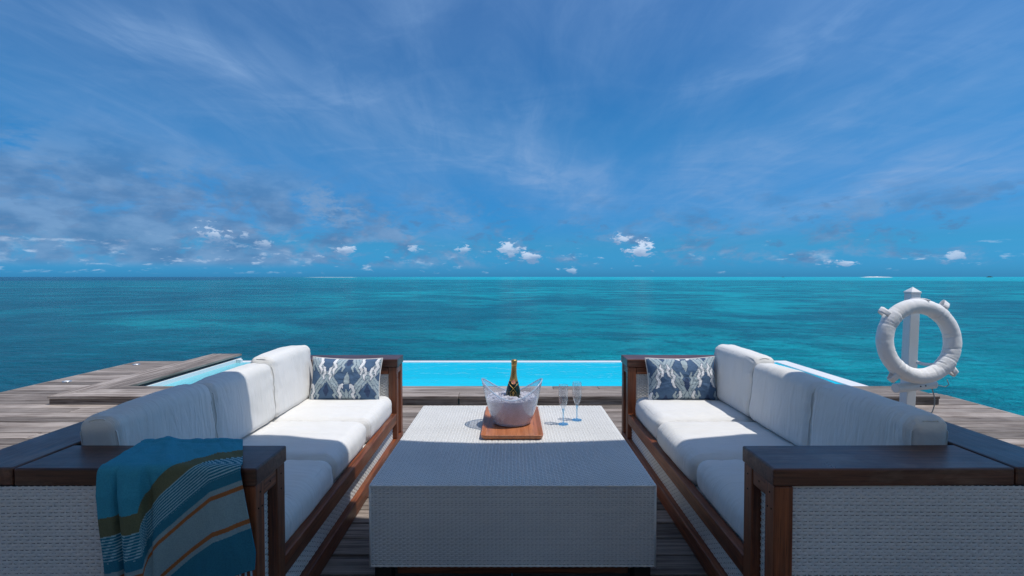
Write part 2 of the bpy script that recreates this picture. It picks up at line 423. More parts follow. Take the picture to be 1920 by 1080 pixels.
# ------------------------------------------------------------------ sea
SEA_Z = -2.3
def m_sea():
    m, t = mat_new('lagoon_water'); p = geo_pos(t)
    x, y, z = t.sep(p)
    dist = t.vmath('LENGTH', t.comb(x, y, 0.0))
    ld = t.math('LOGARITHM', dist, 2.718)           # patches stay readable as they recede
    ang = t.math('ARCTAN2', x, y)
    # reef patches on the sea bed
    r1 = t.noise(t.map(p, (0.060, 0.055, 1)), 1.0, 6, 0.64, 0.9)
    r2 = t.noise(t.map(p, (0.013, 0.013, 1), (4, 1, 0)), 1.0, 6, 0.6, 0.5)
    r3 = t.noise(t.map(p, (0.0016, 0.004, 1), (2, 7, 0)), 1.0, 5, 0.6, 0.5)
    s = t.math('ADD', t.math('MULTIPLY', r1, 0.46), t.math('ADD', t.math('MULTIPLY', r2, 0.34), t.math('MULTIPLY', r3, 0.20)))
    rightside = t.lin(ang, -0.8, 0.4, -0.070, 0.025)
    s = t.math('ADD', s, rightside)
    c = t.ramp(s, (0.38, SEA_A), (0.45, SEA_B), (0.52, SEA_C), (0.575, SEA_D))
    # outer lagoon: pale sand flat far out, deep channel on the far left
    wob = t.math('MULTIPLY', t.math('SUBTRACT', t.noise(t.map(p, (0.0007, 0.0003, 1)), 1.0, 4, 0.6), 0.5), 1.2)
    flat = t.math('MULTIPLY', t.smooth(t.math('ADD', ld, t.math('MULTIPLY', wob, 0.5)), 6.15, 6.5), t.smooth(t.math('ADD', ang, t.math('MULTIPLY', wob, 0.3)), -0.50, -0.02))
    deep = t.math('MULTIPLY', t.smooth(t.math('ADD', ld, wob), 5.6, 6.6), t.smooth(ang, -0.62, -0.25, 1.0, 0.0))
    c = t.mix(t.math('MULTIPLY', deep, 0.85), c, SEA_DEEP)
    deep2 = t.math('MULTIPLY', t.smooth(t.math('ADD', ld, t.math('MULTIPLY', wob, 0.5)), 5.1, 5.8), t.smooth(ld, 6.3, 6.6, 1.0, 0.0))
    c = t.mix(t.math('MULTIPLY', deep2, 0.35), c, SEA_B)
    # waves
    w1 = t.noise(t.map(p, (1.0, 1.9, 1), (0, 0, 0), (0, 0, R(8))), 1.0, 6, 0.70, 0.5)
    w2 = t.noise(t.map(p, (3.6, 6.4, 1), (3, 3, 0), (0, 0, R(-12))), 1.0, 4, 0.65, 0.3)
    w3 = t.noise(t.map(p, (0.16, 0.42, 1), (9, 3, 0), (0, 0, R(4))), 1.0, 6, 0.68, 0.4)
    w4 = t.noise(t.map(p, (0.03, 0.10, 1), (5, 8, 0)), 1.0, 6, 0.68, 0.3)
    h = t.math('ADD', t.math('MULTIPLY', w1, 0.75), t.math('ADD', t.math('MULTIPLY', w2, 0.14), t.math('ADD', t.math('MULTIPLY', w3, 2.2), t.math('MULTIPLY', w4, 6.0))))
    # shaded and bright wavelet faces painted into the colour by noise
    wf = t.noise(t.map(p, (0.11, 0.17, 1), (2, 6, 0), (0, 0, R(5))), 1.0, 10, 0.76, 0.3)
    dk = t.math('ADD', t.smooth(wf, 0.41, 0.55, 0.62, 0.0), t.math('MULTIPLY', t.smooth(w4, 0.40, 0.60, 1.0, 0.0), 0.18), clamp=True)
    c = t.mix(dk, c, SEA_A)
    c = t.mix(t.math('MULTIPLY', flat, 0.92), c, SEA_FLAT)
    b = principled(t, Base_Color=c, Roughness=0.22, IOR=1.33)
    t.put(b.inputs['Specular IOR Level'], 0.075)
    t.put(b.inputs['Normal'], t.bump(h, 1.0, 0.75))
    t.l.new(b.outputs[0], t.out.inputs[0]); return m
SEA_A = (0.001, 0.125, 0.185); SEA_B = (0.002, 0.218, 0.285); SEA_C = (0.003, 0.330, 0.385); SEA_D = (0.004, 0.455, 0.51)
SEA_FLAT = (0.006, 0.42, 0.49); SEA_DEEP = (0.003, 0.055, 0.14)
def build_sea():
    V = []; F = []
    n = 96; rads = [0.5, 6, 14, 30, 60, 120, 260, 600, 1500, 4000, 12000, 40000]
    V.append((0, 0, SEA_Z))
    for r in rads:
        for k in range(n):
            a = 2 * math.pi * k / n; V.append((r * math.cos(a), r * math.sin(a), SEA_Z))
    for k in range(n): F.append((0, 1 + k, 1 + (k + 1) % n))
    for i in range(len(rads) - 1):
        for k in range(n):
            l = (k + 1) % n; F.append((1 + i * n + k, 1 + (i + 1) * n + k, 1 + (i + 1) * n + l, 1 + i * n + l))
    tag(link('sea', mesh('sea', V, F), m_sea()), 'turquoise lagoon stretching to the horizon beyond the deck', 'sea', kind='structure')
build_sea()

def mound(name, mat, cx, cy, rx, ry, h, seed, label, cat, kind):
    V = []; F = []; n = 48; m = 8
    for i in range(m + 1):
        f = i / m
        for k in range(n):
            a = 2 * math.pi * k / n
            j = 1 + 0.35 * fbm(Vector((math.cos(a) * 1.5 + seed, math.sin(a) * 1.5, 0)))
            zz = h * (1 - f * f) * (0.75 + 0.9 * abs(fbm(Vector((math.cos(a) * f * 4 + seed, math.sin(a) * f * 4, 3))))) - 0.3
            V.append((cx + rx * f * j * math.cos(a), cy + ry * f * j * math.sin(a), SEA_Z + zz))
    for i in range(m):
        for k in range(n):
            l = (k + 1) % n; F.append((i * n + k, (i + 1) * n + k, (i + 1) * n + l, i * n + l))
    return tag(link(name, mesh(name, V, F, True), mat), label, cat, kind=kind)
SAND = m_simple('white_coral_sand', (0.74, 0.72, 0.66), 0.9, 0.1)
SCRUB = m_simple('far_scrub', (0.03, 0.05, 0.04), 0.9, 0.1, var=0.3)
def far(px_, dst): return ((px_ - 960) / 908 * dst, dst)
mound('sandbank', SAND, *far(1642, 3600), 118, 60, 5.0, 1.0, 'low white sandbank on the horizon to the right of the frame', 'sandbank', 'structure')
mound('reef_breakers', SAND, *far(620, 3400), 190, 12, 1.6, 2.0, 'thin white line of reef breakers on the horizon left of centre', 'breakers', 'structure')
mound('islet', SCRUB, *far(1468, 4200), 14, 14, 4.0, 3.0, 'tiny dark islet on the horizon left of the sandbank', 'islet', 'structure')
mound('islet', SCRUB, *far(1855, 3600), 20, 20, 7.0, 4.0, 'tiny dark islet on the horizon at the far right', 'islet', 'structure')

# ------------------------------------------------------------------ deck
XL, XR = -5.80, 4.80            # left and right edges of the deck
YS = 4.92                       # front of the pool surround
def plank_mesh(k):
    me = box_mesh('plank', -0.5, 0.5, -0.0702, 0.0702, -0.028, 0.0, 0.0035, 1)
    rg = random.Random(k)
    for v in me.vertices: v.co.z += rg.uniform(-0.0012, 0.0012)
    return me
PLANKS = []
for k in range(5):
    me = plank_mesh(k); me.materials.append(DECK_X); PLANKS.append(me)
deck = empty('deck', (0, 0, 0)); tag(deck, 'weathered grey timber deck of boards laid side to side', 'deck', kind='structure')
def add_plank(parent, x0, x1, yc, z=0.0):
    o = bpy.data.objects.new('plank', random.choice(PLANKS)); C.objects.link(o); o.parent = parent
    o.location = ((x0 + x1) / 2, yc, z + random.uniform(-0.0015, 0.0015)); o.scale = ((x1 - x0) - 0.004, 1, 1)
    o.rotation_euler = (random.uniform(-0.006, 0.006), 0, 0)
    return o
PITCH = 0.150
y = -0.90; row = 0
while y < 7.5:
    yc = y + PITCH / 2
    if yc < YS - 0.02: span = (XL, XR)
    elif yc < 5.40: span = None
    else: span = None
    if span:
        xs = [XL]
        first = XL + 1.2 + ((row * 1.37) % 2.4)
        xx = first
        while xx < XR - 0.8:
            xs.append(xx); xx += 2.4 + random.choice((0.0, 0.6, 1.2))
        xs.append(XR)
        for a, b in zip(xs[:-1], xs[1:]): add_plank(deck, a, b, yc)
    if yc >= YS - 0.02:
        add_plank(deck, XL, -4.735, yc)
        if yc < 5.40: add_plank(deck, 4.385, XR, yc)
    y += PITCH; row += 1
UNDER = m_simple('dark_timber_joist', (0.035, 0.03, 0.026), 0.9, 0.1)
for xj in [XL + 0.05 + i * 0.585 for i in range(19)]:
    y1 = 7.5 if xj < -4.8 else (YS + 0.1)
    box('joist', UNDER, deck, xj - 0.025, xj + 0.025, -0.9, y1, -0.19, -0.031, 0)
box('edge_board', DECK_Y, deck, XL - 0.028, XL - 0.003, -1.0, 7.5, -0.22, -0.004, 0.003)
box('edge_board', DECK_Y, deck, XR + 0.003, XR + 0.028, -0.9, 5.36, -0.22, -0.004, 0.003)
box('edge_board', DECK_X, deck, XL, -4.80, 7.505, 7.53, -0.22, -0.004, 0.003)
box('edge_board', DECK_X, deck, 4.40, XR, 5.42, 5.445, -0.22, -0.004, 0.003)

# ------------------------------------------------------------------ pool and its timber surround
SH = 0.09
sur = empty('pool_surround', (0, YS, 0)); tag(sur, 'raised weathered timber step boxed round the near and left pool edges', 'pool surround', kind='structure')
SX0, SX1, SYE = -4.75, 4.375, 7.66
def prism(name, mat, parent, poly, z0, z1):
    n = len(poly); V = [(a, b - YS, z0) for a, b in poly] + [(a, b - YS, z1) for a, b in poly]
    F = [tuple(range(n - 1, -1, -1)), tuple(range(n, 2 * n))] + [(i, (i + 1) % n, n + (i + 1) % n, n + i) for i in range(n)]
    me = mesh(name, V, F); bm = bmesh.new(); bm.from_mesh(me)
    bmesh.ops.bevel(bm, geom=bm.edges[:], offset=0.003, segments=1, affect='EDGES'); bm.to_mesh(me); bm.free()
    return link(name, me, mat, parent)
nb = 3; bw = 0.157
for k in range(nb):
    o0 = k * bw; o1 = o0 + bw - 0.006
    cuts = [SX0] + [SX0 + 1.9 + 0.8 * k, SX0 + 4.2 + 0.5 * k, SX0 + 6.9 - 0.6 * k] + [SX1]
    for i in range(len(cuts) - 1):
        a0 = cuts[i] + (o0 if i == 0 else 0.002); a1 = cuts[i] + (o1 if i == 0 else 0.002)
        b_ = cuts[i + 1] - (0.002 if i < len(cuts) - 2 else 0)
        prism('plank', DECK_X, sur, [(a0, YS + o0), (b_, YS + o0), (b_, YS + o1), (a1, YS + o1)], SH - 0.028, SH + 0.001 * (k % 2))
    prism('plank', DECK_Y, sur, [(SX0 + o0 - 0.002, YS + o0 + 0.004), (SX0 + o1 - 0.002, YS + o1 + 0.004), (SX0 + o1 - 0.002, SYE), (SX0 + o0 - 0.002, SYE)], SH - 0.028, SH + 0.001 * ((k + 1) % 2))
for a, b in ((SX0, -2.6), (-2.6, -0.55), (-0.55, 1.75), (1.75, SX1)):
    box('fascia_board', DECK_X, sur, a + 0.012, b - 0.003, 0.010, 0.034, 0.002, SH - 0.031, 0.002)
box('fascia_board', DECK_Y, sur, SX0 + 0.010, SX0 + 0.034, 0.04, SYE - YS - 0.01, 0.002, SH - 0.031, 0.002)
box('fascia_board', DECK_Y, sur, SX1 - 0.034, SX1 - 0.010, 0.037, 0.46, -0.20, SH - 0.031, 0.002)

PX0, PX1, PY0, PY1 = SX0 + nb * bw - 0.012, 4.13, YS + nb * bw - 0.012, 7.56
pool = empty('pool', ((PX0 + PX1) / 2, (PY0 + PY1) / 2, 0)); tag(pool, 'infinity pool with pale rim behind the sofas', 'pool', kind='structure')
pcx, pcy = pool.location.x, pool.location.y
POOLW = m_simple('pale_pool_render', (0.70, 0.73, 0.72), 0.6, 0.3, bumpscale=30, bumps=0.1)
def pbox(name, mat, x0, x1, y0, y1, z0, z1, bevel=0.006): return box(name, mat, pool, x0 - pcx, x1 - pcx, y0 - pcy, y1 - pcy, z0, z1, bevel)
pbox('pool_wall', POOLW, PX0 - 0.20, PX0, PY0 - 0.2, PY1 + 0.10, -1.4, 0.026)
pbox('pool_wall', POOLW, PX0 + 0.002, PX1 + 0.22, PY0 - 0.2, PY0, -1.4, 0.026)
pbox('pool_rim', WHITEP, PX0 + 0.002, PX1 + 0.222, PY1, PY1 + 0.10, -1.4, -0.018, 0.012)
pbox('pool_rim', WHITEP, PX1, PX1 + 0.22, PY0 + 0.002, PY1 - 0.002, -1.4, -0.018, 0.012)
pbox('pool_wall', POOLW, PX0 + 0.002, PX0 + 0.075, PY1 - 0.06, PY1 - 0.002, -1.3, 0.024)
BASIN = m_simple('pool_plaster', (0.42, 0.78, 0.86), 0.6, 0.2)
pbox('pool_floor', BASIN, PX0, PX1, PY0, PY1, -1.45, -1.25, 0)
pbox('pool_bench', BASIN, PX0, PX1, PY0, PY0 + 0.95, -1.25, -0.45, 0.01)
def m_pool():
    m, t = mat_new('pool_water'); p = geo_pos(t); x, y, z = t.sep(p)
    w = t.math('ADD', y, t.math('MULTIPLY', t.math('SUBTRACT', t.noise(p, 1.4, 3, 0.5), 0.5), 0.12))
    deep = t.smooth(w, PY0 + 0.85, PY0 + 1.05)
    lefty = t.smooth(x, PX0 + 0.1, PX0 + 1.6, 1.0, 0.0)
    c = t.mix(deep, (0.006, 0.69, 0.90), (0.001, 0.60, 0.80))
    c = t.mix(t.math('MULTIPLY', lefty, 0.75), c, (0.30, 0.70, 0.74))
    df = t.n.new('ShaderNodeBsdfDiffuse'); t.put(df.inputs[0], c)
    tr = t.n.new('ShaderNodeBsdfTransparent'); tr.inputs[0].default_value = (0.35, 0.92, 0.98, 1)
    gl = t.n.new('ShaderNodeBsdfGlossy'); gl.inputs['Roughness'].default_value = 0.03
    nrm = t.bump(t.math('ADD', t.noise(t.map(p, (2.2, 5.0, 1)), 1.0, 3, 0.5, 0.4), t.math('MULTIPLY', t.noise(p, 14.0, 2, 0.5), 0.22)), 0.38, 0.05)
    t.l.new(nrm, gl.inputs['Normal'])
    fr = t.n.new('ShaderNodeFresnel'); fr.inputs[0].default_value = 1.24; t.l.new(nrm, fr.inputs['Normal'])
    a = t.n.new('ShaderNodeMixShader'); a.inputs[0].default_value = 0.22
    t.l.new(df.outputs[0], a.inputs[1]); t.l.new(tr.outputs[0], a.inputs[2])
    b = t.n.new('ShaderNodeMixShader'); t.put(b.inputs[0], t.math('MULTIPLY', fr.outputs[0], 0.7))
    t.l.new(a.outputs[0], b.inputs[1]); t.l.new(gl.outputs[0], b.inputs[2])
    t.l.new(b.outputs[0], t.out.inputs[0]); return m
def grid_mesh(name, x0, x1, y0, y1, z, nx, ny):
    V = [(x0 + (x1 - x0) * i / nx, y0 + (y1 - y0) * j / ny, z) for j in range(ny + 1) for i in range(nx + 1)]
    F = [(j * (nx + 1) + i, j * (nx + 1) + i + 1, (j + 1) * (nx + 1) + i + 1, (j + 1) * (nx + 1) + i) for j in range(ny) for i in range(nx)]
    return mesh(name, V, F)
link('water', grid_mesh('water', PX0 - pcx, PX1 - pcx, PY0 - pcy, PY1 - pcy, -0.030, 4, 2), m_pool(), pool)

# ------------------------------------------------------------------ pavilion roof behind and above the camera (casts the near shade)
THATCH = m_simple('dry_thatch', (0.20, 0.15, 0.10), 0.95, 0.05, bumpscale=25, bumps=0.6, var=0.3)
ROOF_Y, ROOF_Z = 2.265, 3.0
def build_roof():
    root = empty('pavilion_roof', (0, -1.5, 0))
    tag(root, 'pavilion roof overhead behind the camera that shades the near seats', 'roof')
    V = []; F = []; nx = 60; x0, x1 = -7.5, 7.5
    for j, (yy, zz) in enumerate(((ROOF_Y, ROOF_Z), (ROOF_Y - 0.03, ROOF_Z + 0.16), (-1.0, 3.62), (-1.0, 3.44), (ROOF_Y - 0.06, ROOF_Z - 0.02))):
        for i in range(nx + 1):
            xx = x0 + (x1 - x0) * i / nx
            dy = 0.02 * fbm(Vector((xx * 1.7, 0.3, 0))) if j in (0, 1, 4) else 0
            bow = 0.10 * min(1.3, abs(xx - 0.93)) ** 2
            V.append((xx, yy + (dy + bow if j in (0, 1, 4) else 0) + 1.5, zz))
    for j in range(5):
        k = (j + 1) % 5
        for i in range(nx):
            F.append((j * (nx + 1) + i, j * (nx + 1) + i + 1, k * (nx + 1) + i + 1, k * (nx + 1) + i))
    link('thatch', mesh('thatch', V, F), THATCH, root)
    CEIL = m_simple('pale_bounce_lining', (0.84, 0.82, 0.77), 0.7, 0.2, bumpscale=12, bumps=0.1)  # pale underside, added to bounce light into the shade below
    V = [(-7.4, 0.0 + ROOF_Y - 0.10 + 1.5, ROOF_Z - 0.03), (7.4, ROOF_Y - 0.10 + 1.5, ROOF_Z - 0.03), (7.4, 0.55, 3.40), (-7.4, 0.55, 3.40)]
    V += [(a, b, c + 0.006) for a, b, c in V]
    link('bounce_lining', mesh('bounce_lining', V, [(0, 1, 2, 3), (7, 6, 5, 4), (0, 4, 5, 1), (1, 5, 6, 2), (2, 6, 7, 3), (3, 7, 4, 0)]), CEIL, root)
    for sx in (-6.9, 6.9):
        tube('post', WOOD['z'], root, [(sx, 0.9, 0), (sx, 0.9, 3.9)], 0.08, 12)
build_roof()
def build_villa():  # unseen wall, added to block sky and tone the fill on front faces
    root = empty('villa_fill_wall', (0, -3.6, 0)); tag(root, 'unseen villa wall with glazed doors, added behind the camera to shape the fill light', 'wall')
    WALL = m_simple('sand_plaster', (0.27, 0.23, 0.19), 0.8, 0.2)
    for a, b in ((-7.2, -0.8), (0.8, 7.2)): box('wall_panel', WALL, root, a, b, -0.15, 0.0, 0.0, 3.6, 0.01)
    box('lintel', WALL, root, -0.798, 0.798, -0.15, 0.0, 2.4, 3.6, 0.01)
    PANE = m_simple('dark_window_glass', (0.02, 0.025, 0.03), 0.05, 0.5)
    for k in range(1):
        x0 = -0.8 + 1.6 * k
        fr = box('door_frame', WOOD['z'], root, x0 + 0.004, x0 + 0.09, -0.10, -0.04, 0.0, 2.398, 0.004)
        box('door_frame', WOOD['z'], root, x0 + 1.51, x0 + 1.596, -0.10, -0.04, 0.0, 2.398, 0.004)
        box('pane', PANE, root, x0 + 0.092, x0 + 1.508, -0.075, -0.065, 0.0, 2.398, 0)
build_villa()
BOUNCE_SLAB = m_simple('pale_bounce_slab', (0.66, 0.60, 0.50), 0.8, 0.2, bumpscale=8, bumps=0.2)  # unseen slab, added in the sunlit gap to throw light into the shade
tag(box('reflector', BOUNCE_SLAB, None, -7.2, 7.2, -3.598, -0.92, -0.12, -0.002, 0.004), 'unseen pale slab added behind the camera to bounce sunlight into the shade', 'reflector', kind='structure')

# ------------------------------------------------------------------ wicker: real woven strands
def weave(name, parent, O, U, V, w, h, P=0.038, row=0.0112, A=0.0025, mat=None, wave=0.0):
    """ribbons along U over and under stakes along V; O corner, U and V unit vectors"""
    O, U, V = (np.array(a, dtype=float) for a in (O, U, V)); N = np.cross(U, V)
    rows = max(1, int(round(h / row))); row = h / rows
    ph = np.array([0.0, 0.085, 0.17, 0.5, 0.83, 0.915]); hh = np.array([-1.0, -0.45, 0.55, 1.0, 0.55, -0.45]) * A
    npd = int(math.ceil(w / P)) + 1
    base_u = (np.arange(npd)[:, None] + ph[None, :]).ravel() * P
    base_h = np.tile(hh, npd)
    verts = []; faces = []; off = 0
    rg = np.random.RandomState(5)
    for j in range(rows):
        u = base_u - (0.5 * P if j % 2 else 0.0)
        k = (u >= -1e-9) & (u <= w)
        uu = np.concatenate(([0.0], u[k], [w])); hv = np.concatenate(([0.0], base_h[k], [0.0]))
        n = len(uu); jit = rg.uniform(-0.06, 0.06) * row
        for dv, dn in ((-0.455, -1.0), (0.0, 0.0), (0.455, -1.0)):
            vv = (j + 0.5 + dv) * row + jit
            verts.append(O + uu[:, None] * U + vv * V + (hv + dn * A * 0.7)[:, None] * N)
        i = np.arange(n - 1)
        for s in (0, 1):
            a = off + s * n + i
            faces.append(np.stack([a, a + 1, a + n + 1, a + n], 1))
        off += 3 * n
    # stakes
    us = np.arange(0, w + 1e-6, P / 2)
    for u in us:
        hw = 0.09 * P
        q = np.array([O + (u - hw) * U - A * 0.7 * N, O + (u + hw) * U - A * 0.7 * N, O + (u + hw) * U + h * V - A * 0.7 * N, O + (u - hw) * U + h * V - A * 0.7 * N])
        verts.append(q); faces.append(np.array([[off, off + 1, off + 2, off + 3]])); off += 4
    verts = np.concatenate(verts); faces = np.concatenate(faces)
    me = bpy.data.meshes.new(name)
    me.vertices.add(len(verts)); me.vertices.foreach_set('co', verts.astype(np.float32).ravel())
    nf = len(faces)
    me.loops.add(nf * 4); me.loops.foreach_set('vertex_index', faces.astype(np.int32).ravel())
    me.polygons.add(nf); me.polygons.foreach_set('loop_start', np.arange(0, nf * 4, 4, dtype=np.int32))
    me.polygons.foreach_set('loop_total', np.full(nf, 4, dtype=np.int32))
    me.polygons.foreach_set('use_smooth', [True] * nf)
    me.update(calc_edges=True); me.validate()
    o = link(name, me, mat or WICKER, parent); o['kind'] = 'stuff'
    return o

# ------------------------------------------------------------------ sofas
SL = 2.285
def make_sofa(s, loc, rz, label, skew=0.0):
    root = empty('sofa', loc, rz); tag(root, label, 'sofa', 'sofas facing each other')
    X = lambda u: s * u
    def b(name, mat, u0, u1, v0, v1, z0, z1, bevel=0.004):
        o = box(name, mat, root, X(u0), X(u1), v0, v1, z0, z1, bevel); return o
    def w(name, u0, v0, z0, U, V, ww, hh, **k): # O, U, V in (u,v,z); keeps the face outward for either side
        O = np.array((X(u0), v0, z0)); U = np.array((s * U[0], U[1], U[2]), float); V = np.array((s * V[0], V[1], V[2]), float)
        if s > 0: return weave(name, root, O, U, V, ww, hh, **k)
        return weave(name, root, O + U * ww, -U, V, ww, hh, **k)
    AW = 0.215
    # top boards
    arm = b('arm_board', TOPW['x'], -0.006, 0.781, -0.006, AW, 0.632, 0.69, 0.006)
    if skew:
        for v in arm.data.vertices: v.co.y += skew * abs(v.co.x)
    bk = b('back_board', TOPW['y'], 0.785, 1.003, -0.006 + skew * 0.8, SL + 0.006, 0.633, 0.692, 0.006)
    b('arm_board', TOPW['x'], -0.006, 0.781, SL - AW, SL + 0.006, 0.632, 0.69, 0.006)
    # arms: two posts with a head piece, wicker set back between them
    for v0 in (0.0, SL - AW + 0.003):
        b('post', WOOD['z'], 0.0, 0.062, v0 + 0.001, v0 + 0.060, 0.087, 0.630)
        b('post', WOOD['z'], 0.0, 0.062, v0 + 0.151, v0 + 0.211, 0.087, 0.630)
        b('head_rail', WOOD['y'], 0.003, 0.05, v0 + 0.061, v0 + 0.150, 0.575, 0.629)
        b('post', WOOD['z'], 0.93, 1.0, v0 + 0.001, v0 + 0.060, 0.0, 0.630)
        b('arm_core', BACKING, 0.036, 0.928, v0 + 0.022, v0 + 0.196, 0.05, 0.622, 0)
        w('wicker_panel', 0.034, v0 + 0.150, 0.087, (0, -1, 0), (0, 0, 1), 0.089, 0.488, P=0.034)
    w('wicker_panel', 0.063, 0.016, 0.03, (1, 0, 0), (0, 0, 1), 0.866, 0.600)
    b('apron_rail', WOOD['x'], 0.064, 0.78, SL - AW + 0.004, SL - AW + 0.02, 0.578, 0.629)
    w('wicker_panel', 0.064, SL - AW + 0.014, 0.25, (1, 0, 0), (0, 0, 1), 0.70, 0.326, P=0.034, row=0.0105)
    # back
    b('back_core', BACKING, 0.80, 0.985, 0.22, SL - 0.22, 0.05, 0.625, 0)
    w('wicker_panel', 0.991, 0.064, 0.03, (0, 1, 0), (0, 0, 1), SL - 0.13, 0.6)
    w('wicker_panel', 0.929, SL - 0.014, 0.03, (-1, 0, 0), (0, 0, 1), 0.866, 0.6)
    w('wicker_panel', 0.796, SL - AW, 0.25, (0, -1, 0), (0, 0, 1), SL - 2 * AW, 0.375, P=0.05, row=0.02)
    # front: seat rail, wicker skirt, foot rail
    b('seat_rail', WOOD['y'], 0.002, 0.044, 0.213, SL - AW + 0.002, 0.205, 0.280)
    b('foot_rail', WOOD['y'], -0.001, 0.050, 0.0, SL, 0.004, 0.085)
    b('seat_core', BACKING, 0.048, 0.79, 0.216, SL - AW, 0.06, 0.246, 0)
    w('wicker_panel', 0.032, SL - AW + 0.002, 0.0855, (0, -1, 0), (0, 0, 1), SL - 2 * AW + 0.004, 0.119, P=0.036, row=0.0108)
    w('wicker_panel', 0.046, SL - AW, 0.2525, (0, -1, 0), (1, 0, 0), SL - 2 * AW, 0.14, P=0.036, row=0.0108)
    # plugs over the screws
    PLUG = WOODPLUG
    for v0 in (0.0, SL - AW + 0.003):
        for (dv, zz) in ((0.03, 0.60), (0.18, 0.60), (0.018, 0.55), (0.042, 0.548), (0.18, 0.545), (0.105, 0.604)):
            tube('screw_plug', PLUG, root, [(X(0.002 if dv != 0.105 else 0.004), v0 + dv, zz), (X(-0.0012 if dv != 0.105 else 0.0018), v0 + dv, zz)], 0.0032, 8)
    return root
WOODPLUG = m_simple('dark_screw_plug', (0.015, 0.010, 0.008), 0.7, 0.2)
LS = make_sofa(-1, (-0.832, 1.555, 0), R(1.0), 'dark wood and white wicker sofa on the left, striped throw over its arm', 0.022)
RS = make_sofa(1, (0.850, 1.553, 0), R(-0.6), 'dark wood and white wicker sofa on the right in front of the life ring', 0.022)

# ------------------------------------------------------------------ cushions
def rounded(h, r, ns):
    """unit-cube faces gridded, pushed to a rounded box of half sizes h; returns verts, faces, unit positions"""
    V = {}; verts = []; faces = []; unit = []
    def ax(n):
        t = np.linspace(-1, 1, n + 1); return np.sign(t) * np.abs(t) ** 0.8
    A = [ax(n) for n in ns]
    def add(i, j, k):
        key = (i, j, k)
        if key not in V:
            p = Vector((A[0][i] * h[0], A[1][j] * h[1], A[2][k] * h[2]))
            unit.append((A[0][i], A[1][j], A[2][k]))
            inn = Vector([max(-(h[a] - r), min(h[a] - r, p[a])) for a in range(3)])
            d = p - inn
            verts.append(inn + d.normalized() * r if d.length > 1e-9 else p)
            V[key] = len(verts) - 1
        return V[key]
    n0, n1, n2 = ns
    for i in range(n0):
        for j in range(n1):
            faces.append((add(i, j, 0), add(i, j + 1, 0), add(i + 1, j + 1, 0), add(i + 1, j, 0)))
            faces.append((add(i, j, n2), add(i + 1, j, n2), add(i + 1, j + 1, n2), add(i, j + 1, n2)))
    for i in range(n0):
        for k in range(n2):
            faces.append((add(i, 0, k), add(i + 1, 0, k), add(i + 1, 0, k + 1), add(i, 0, k + 1)))
            faces.append((add(i, n1, k), add(i, n1, k + 1), add(i + 1, n1, k + 1), add(i + 1, n1, k)))
    for j in range(n1):
        for k in range(n2):
            faces.append((add(0, j, k), add(0, j, k + 1), add(0, j + 1, k + 1), add(0, j + 1, k)))
            faces.append((add(n0, j, k), add(n0, j + 1, k), add(n0, j + 1, k + 1), add(n0, j, k + 1)))
    return verts, faces, unit

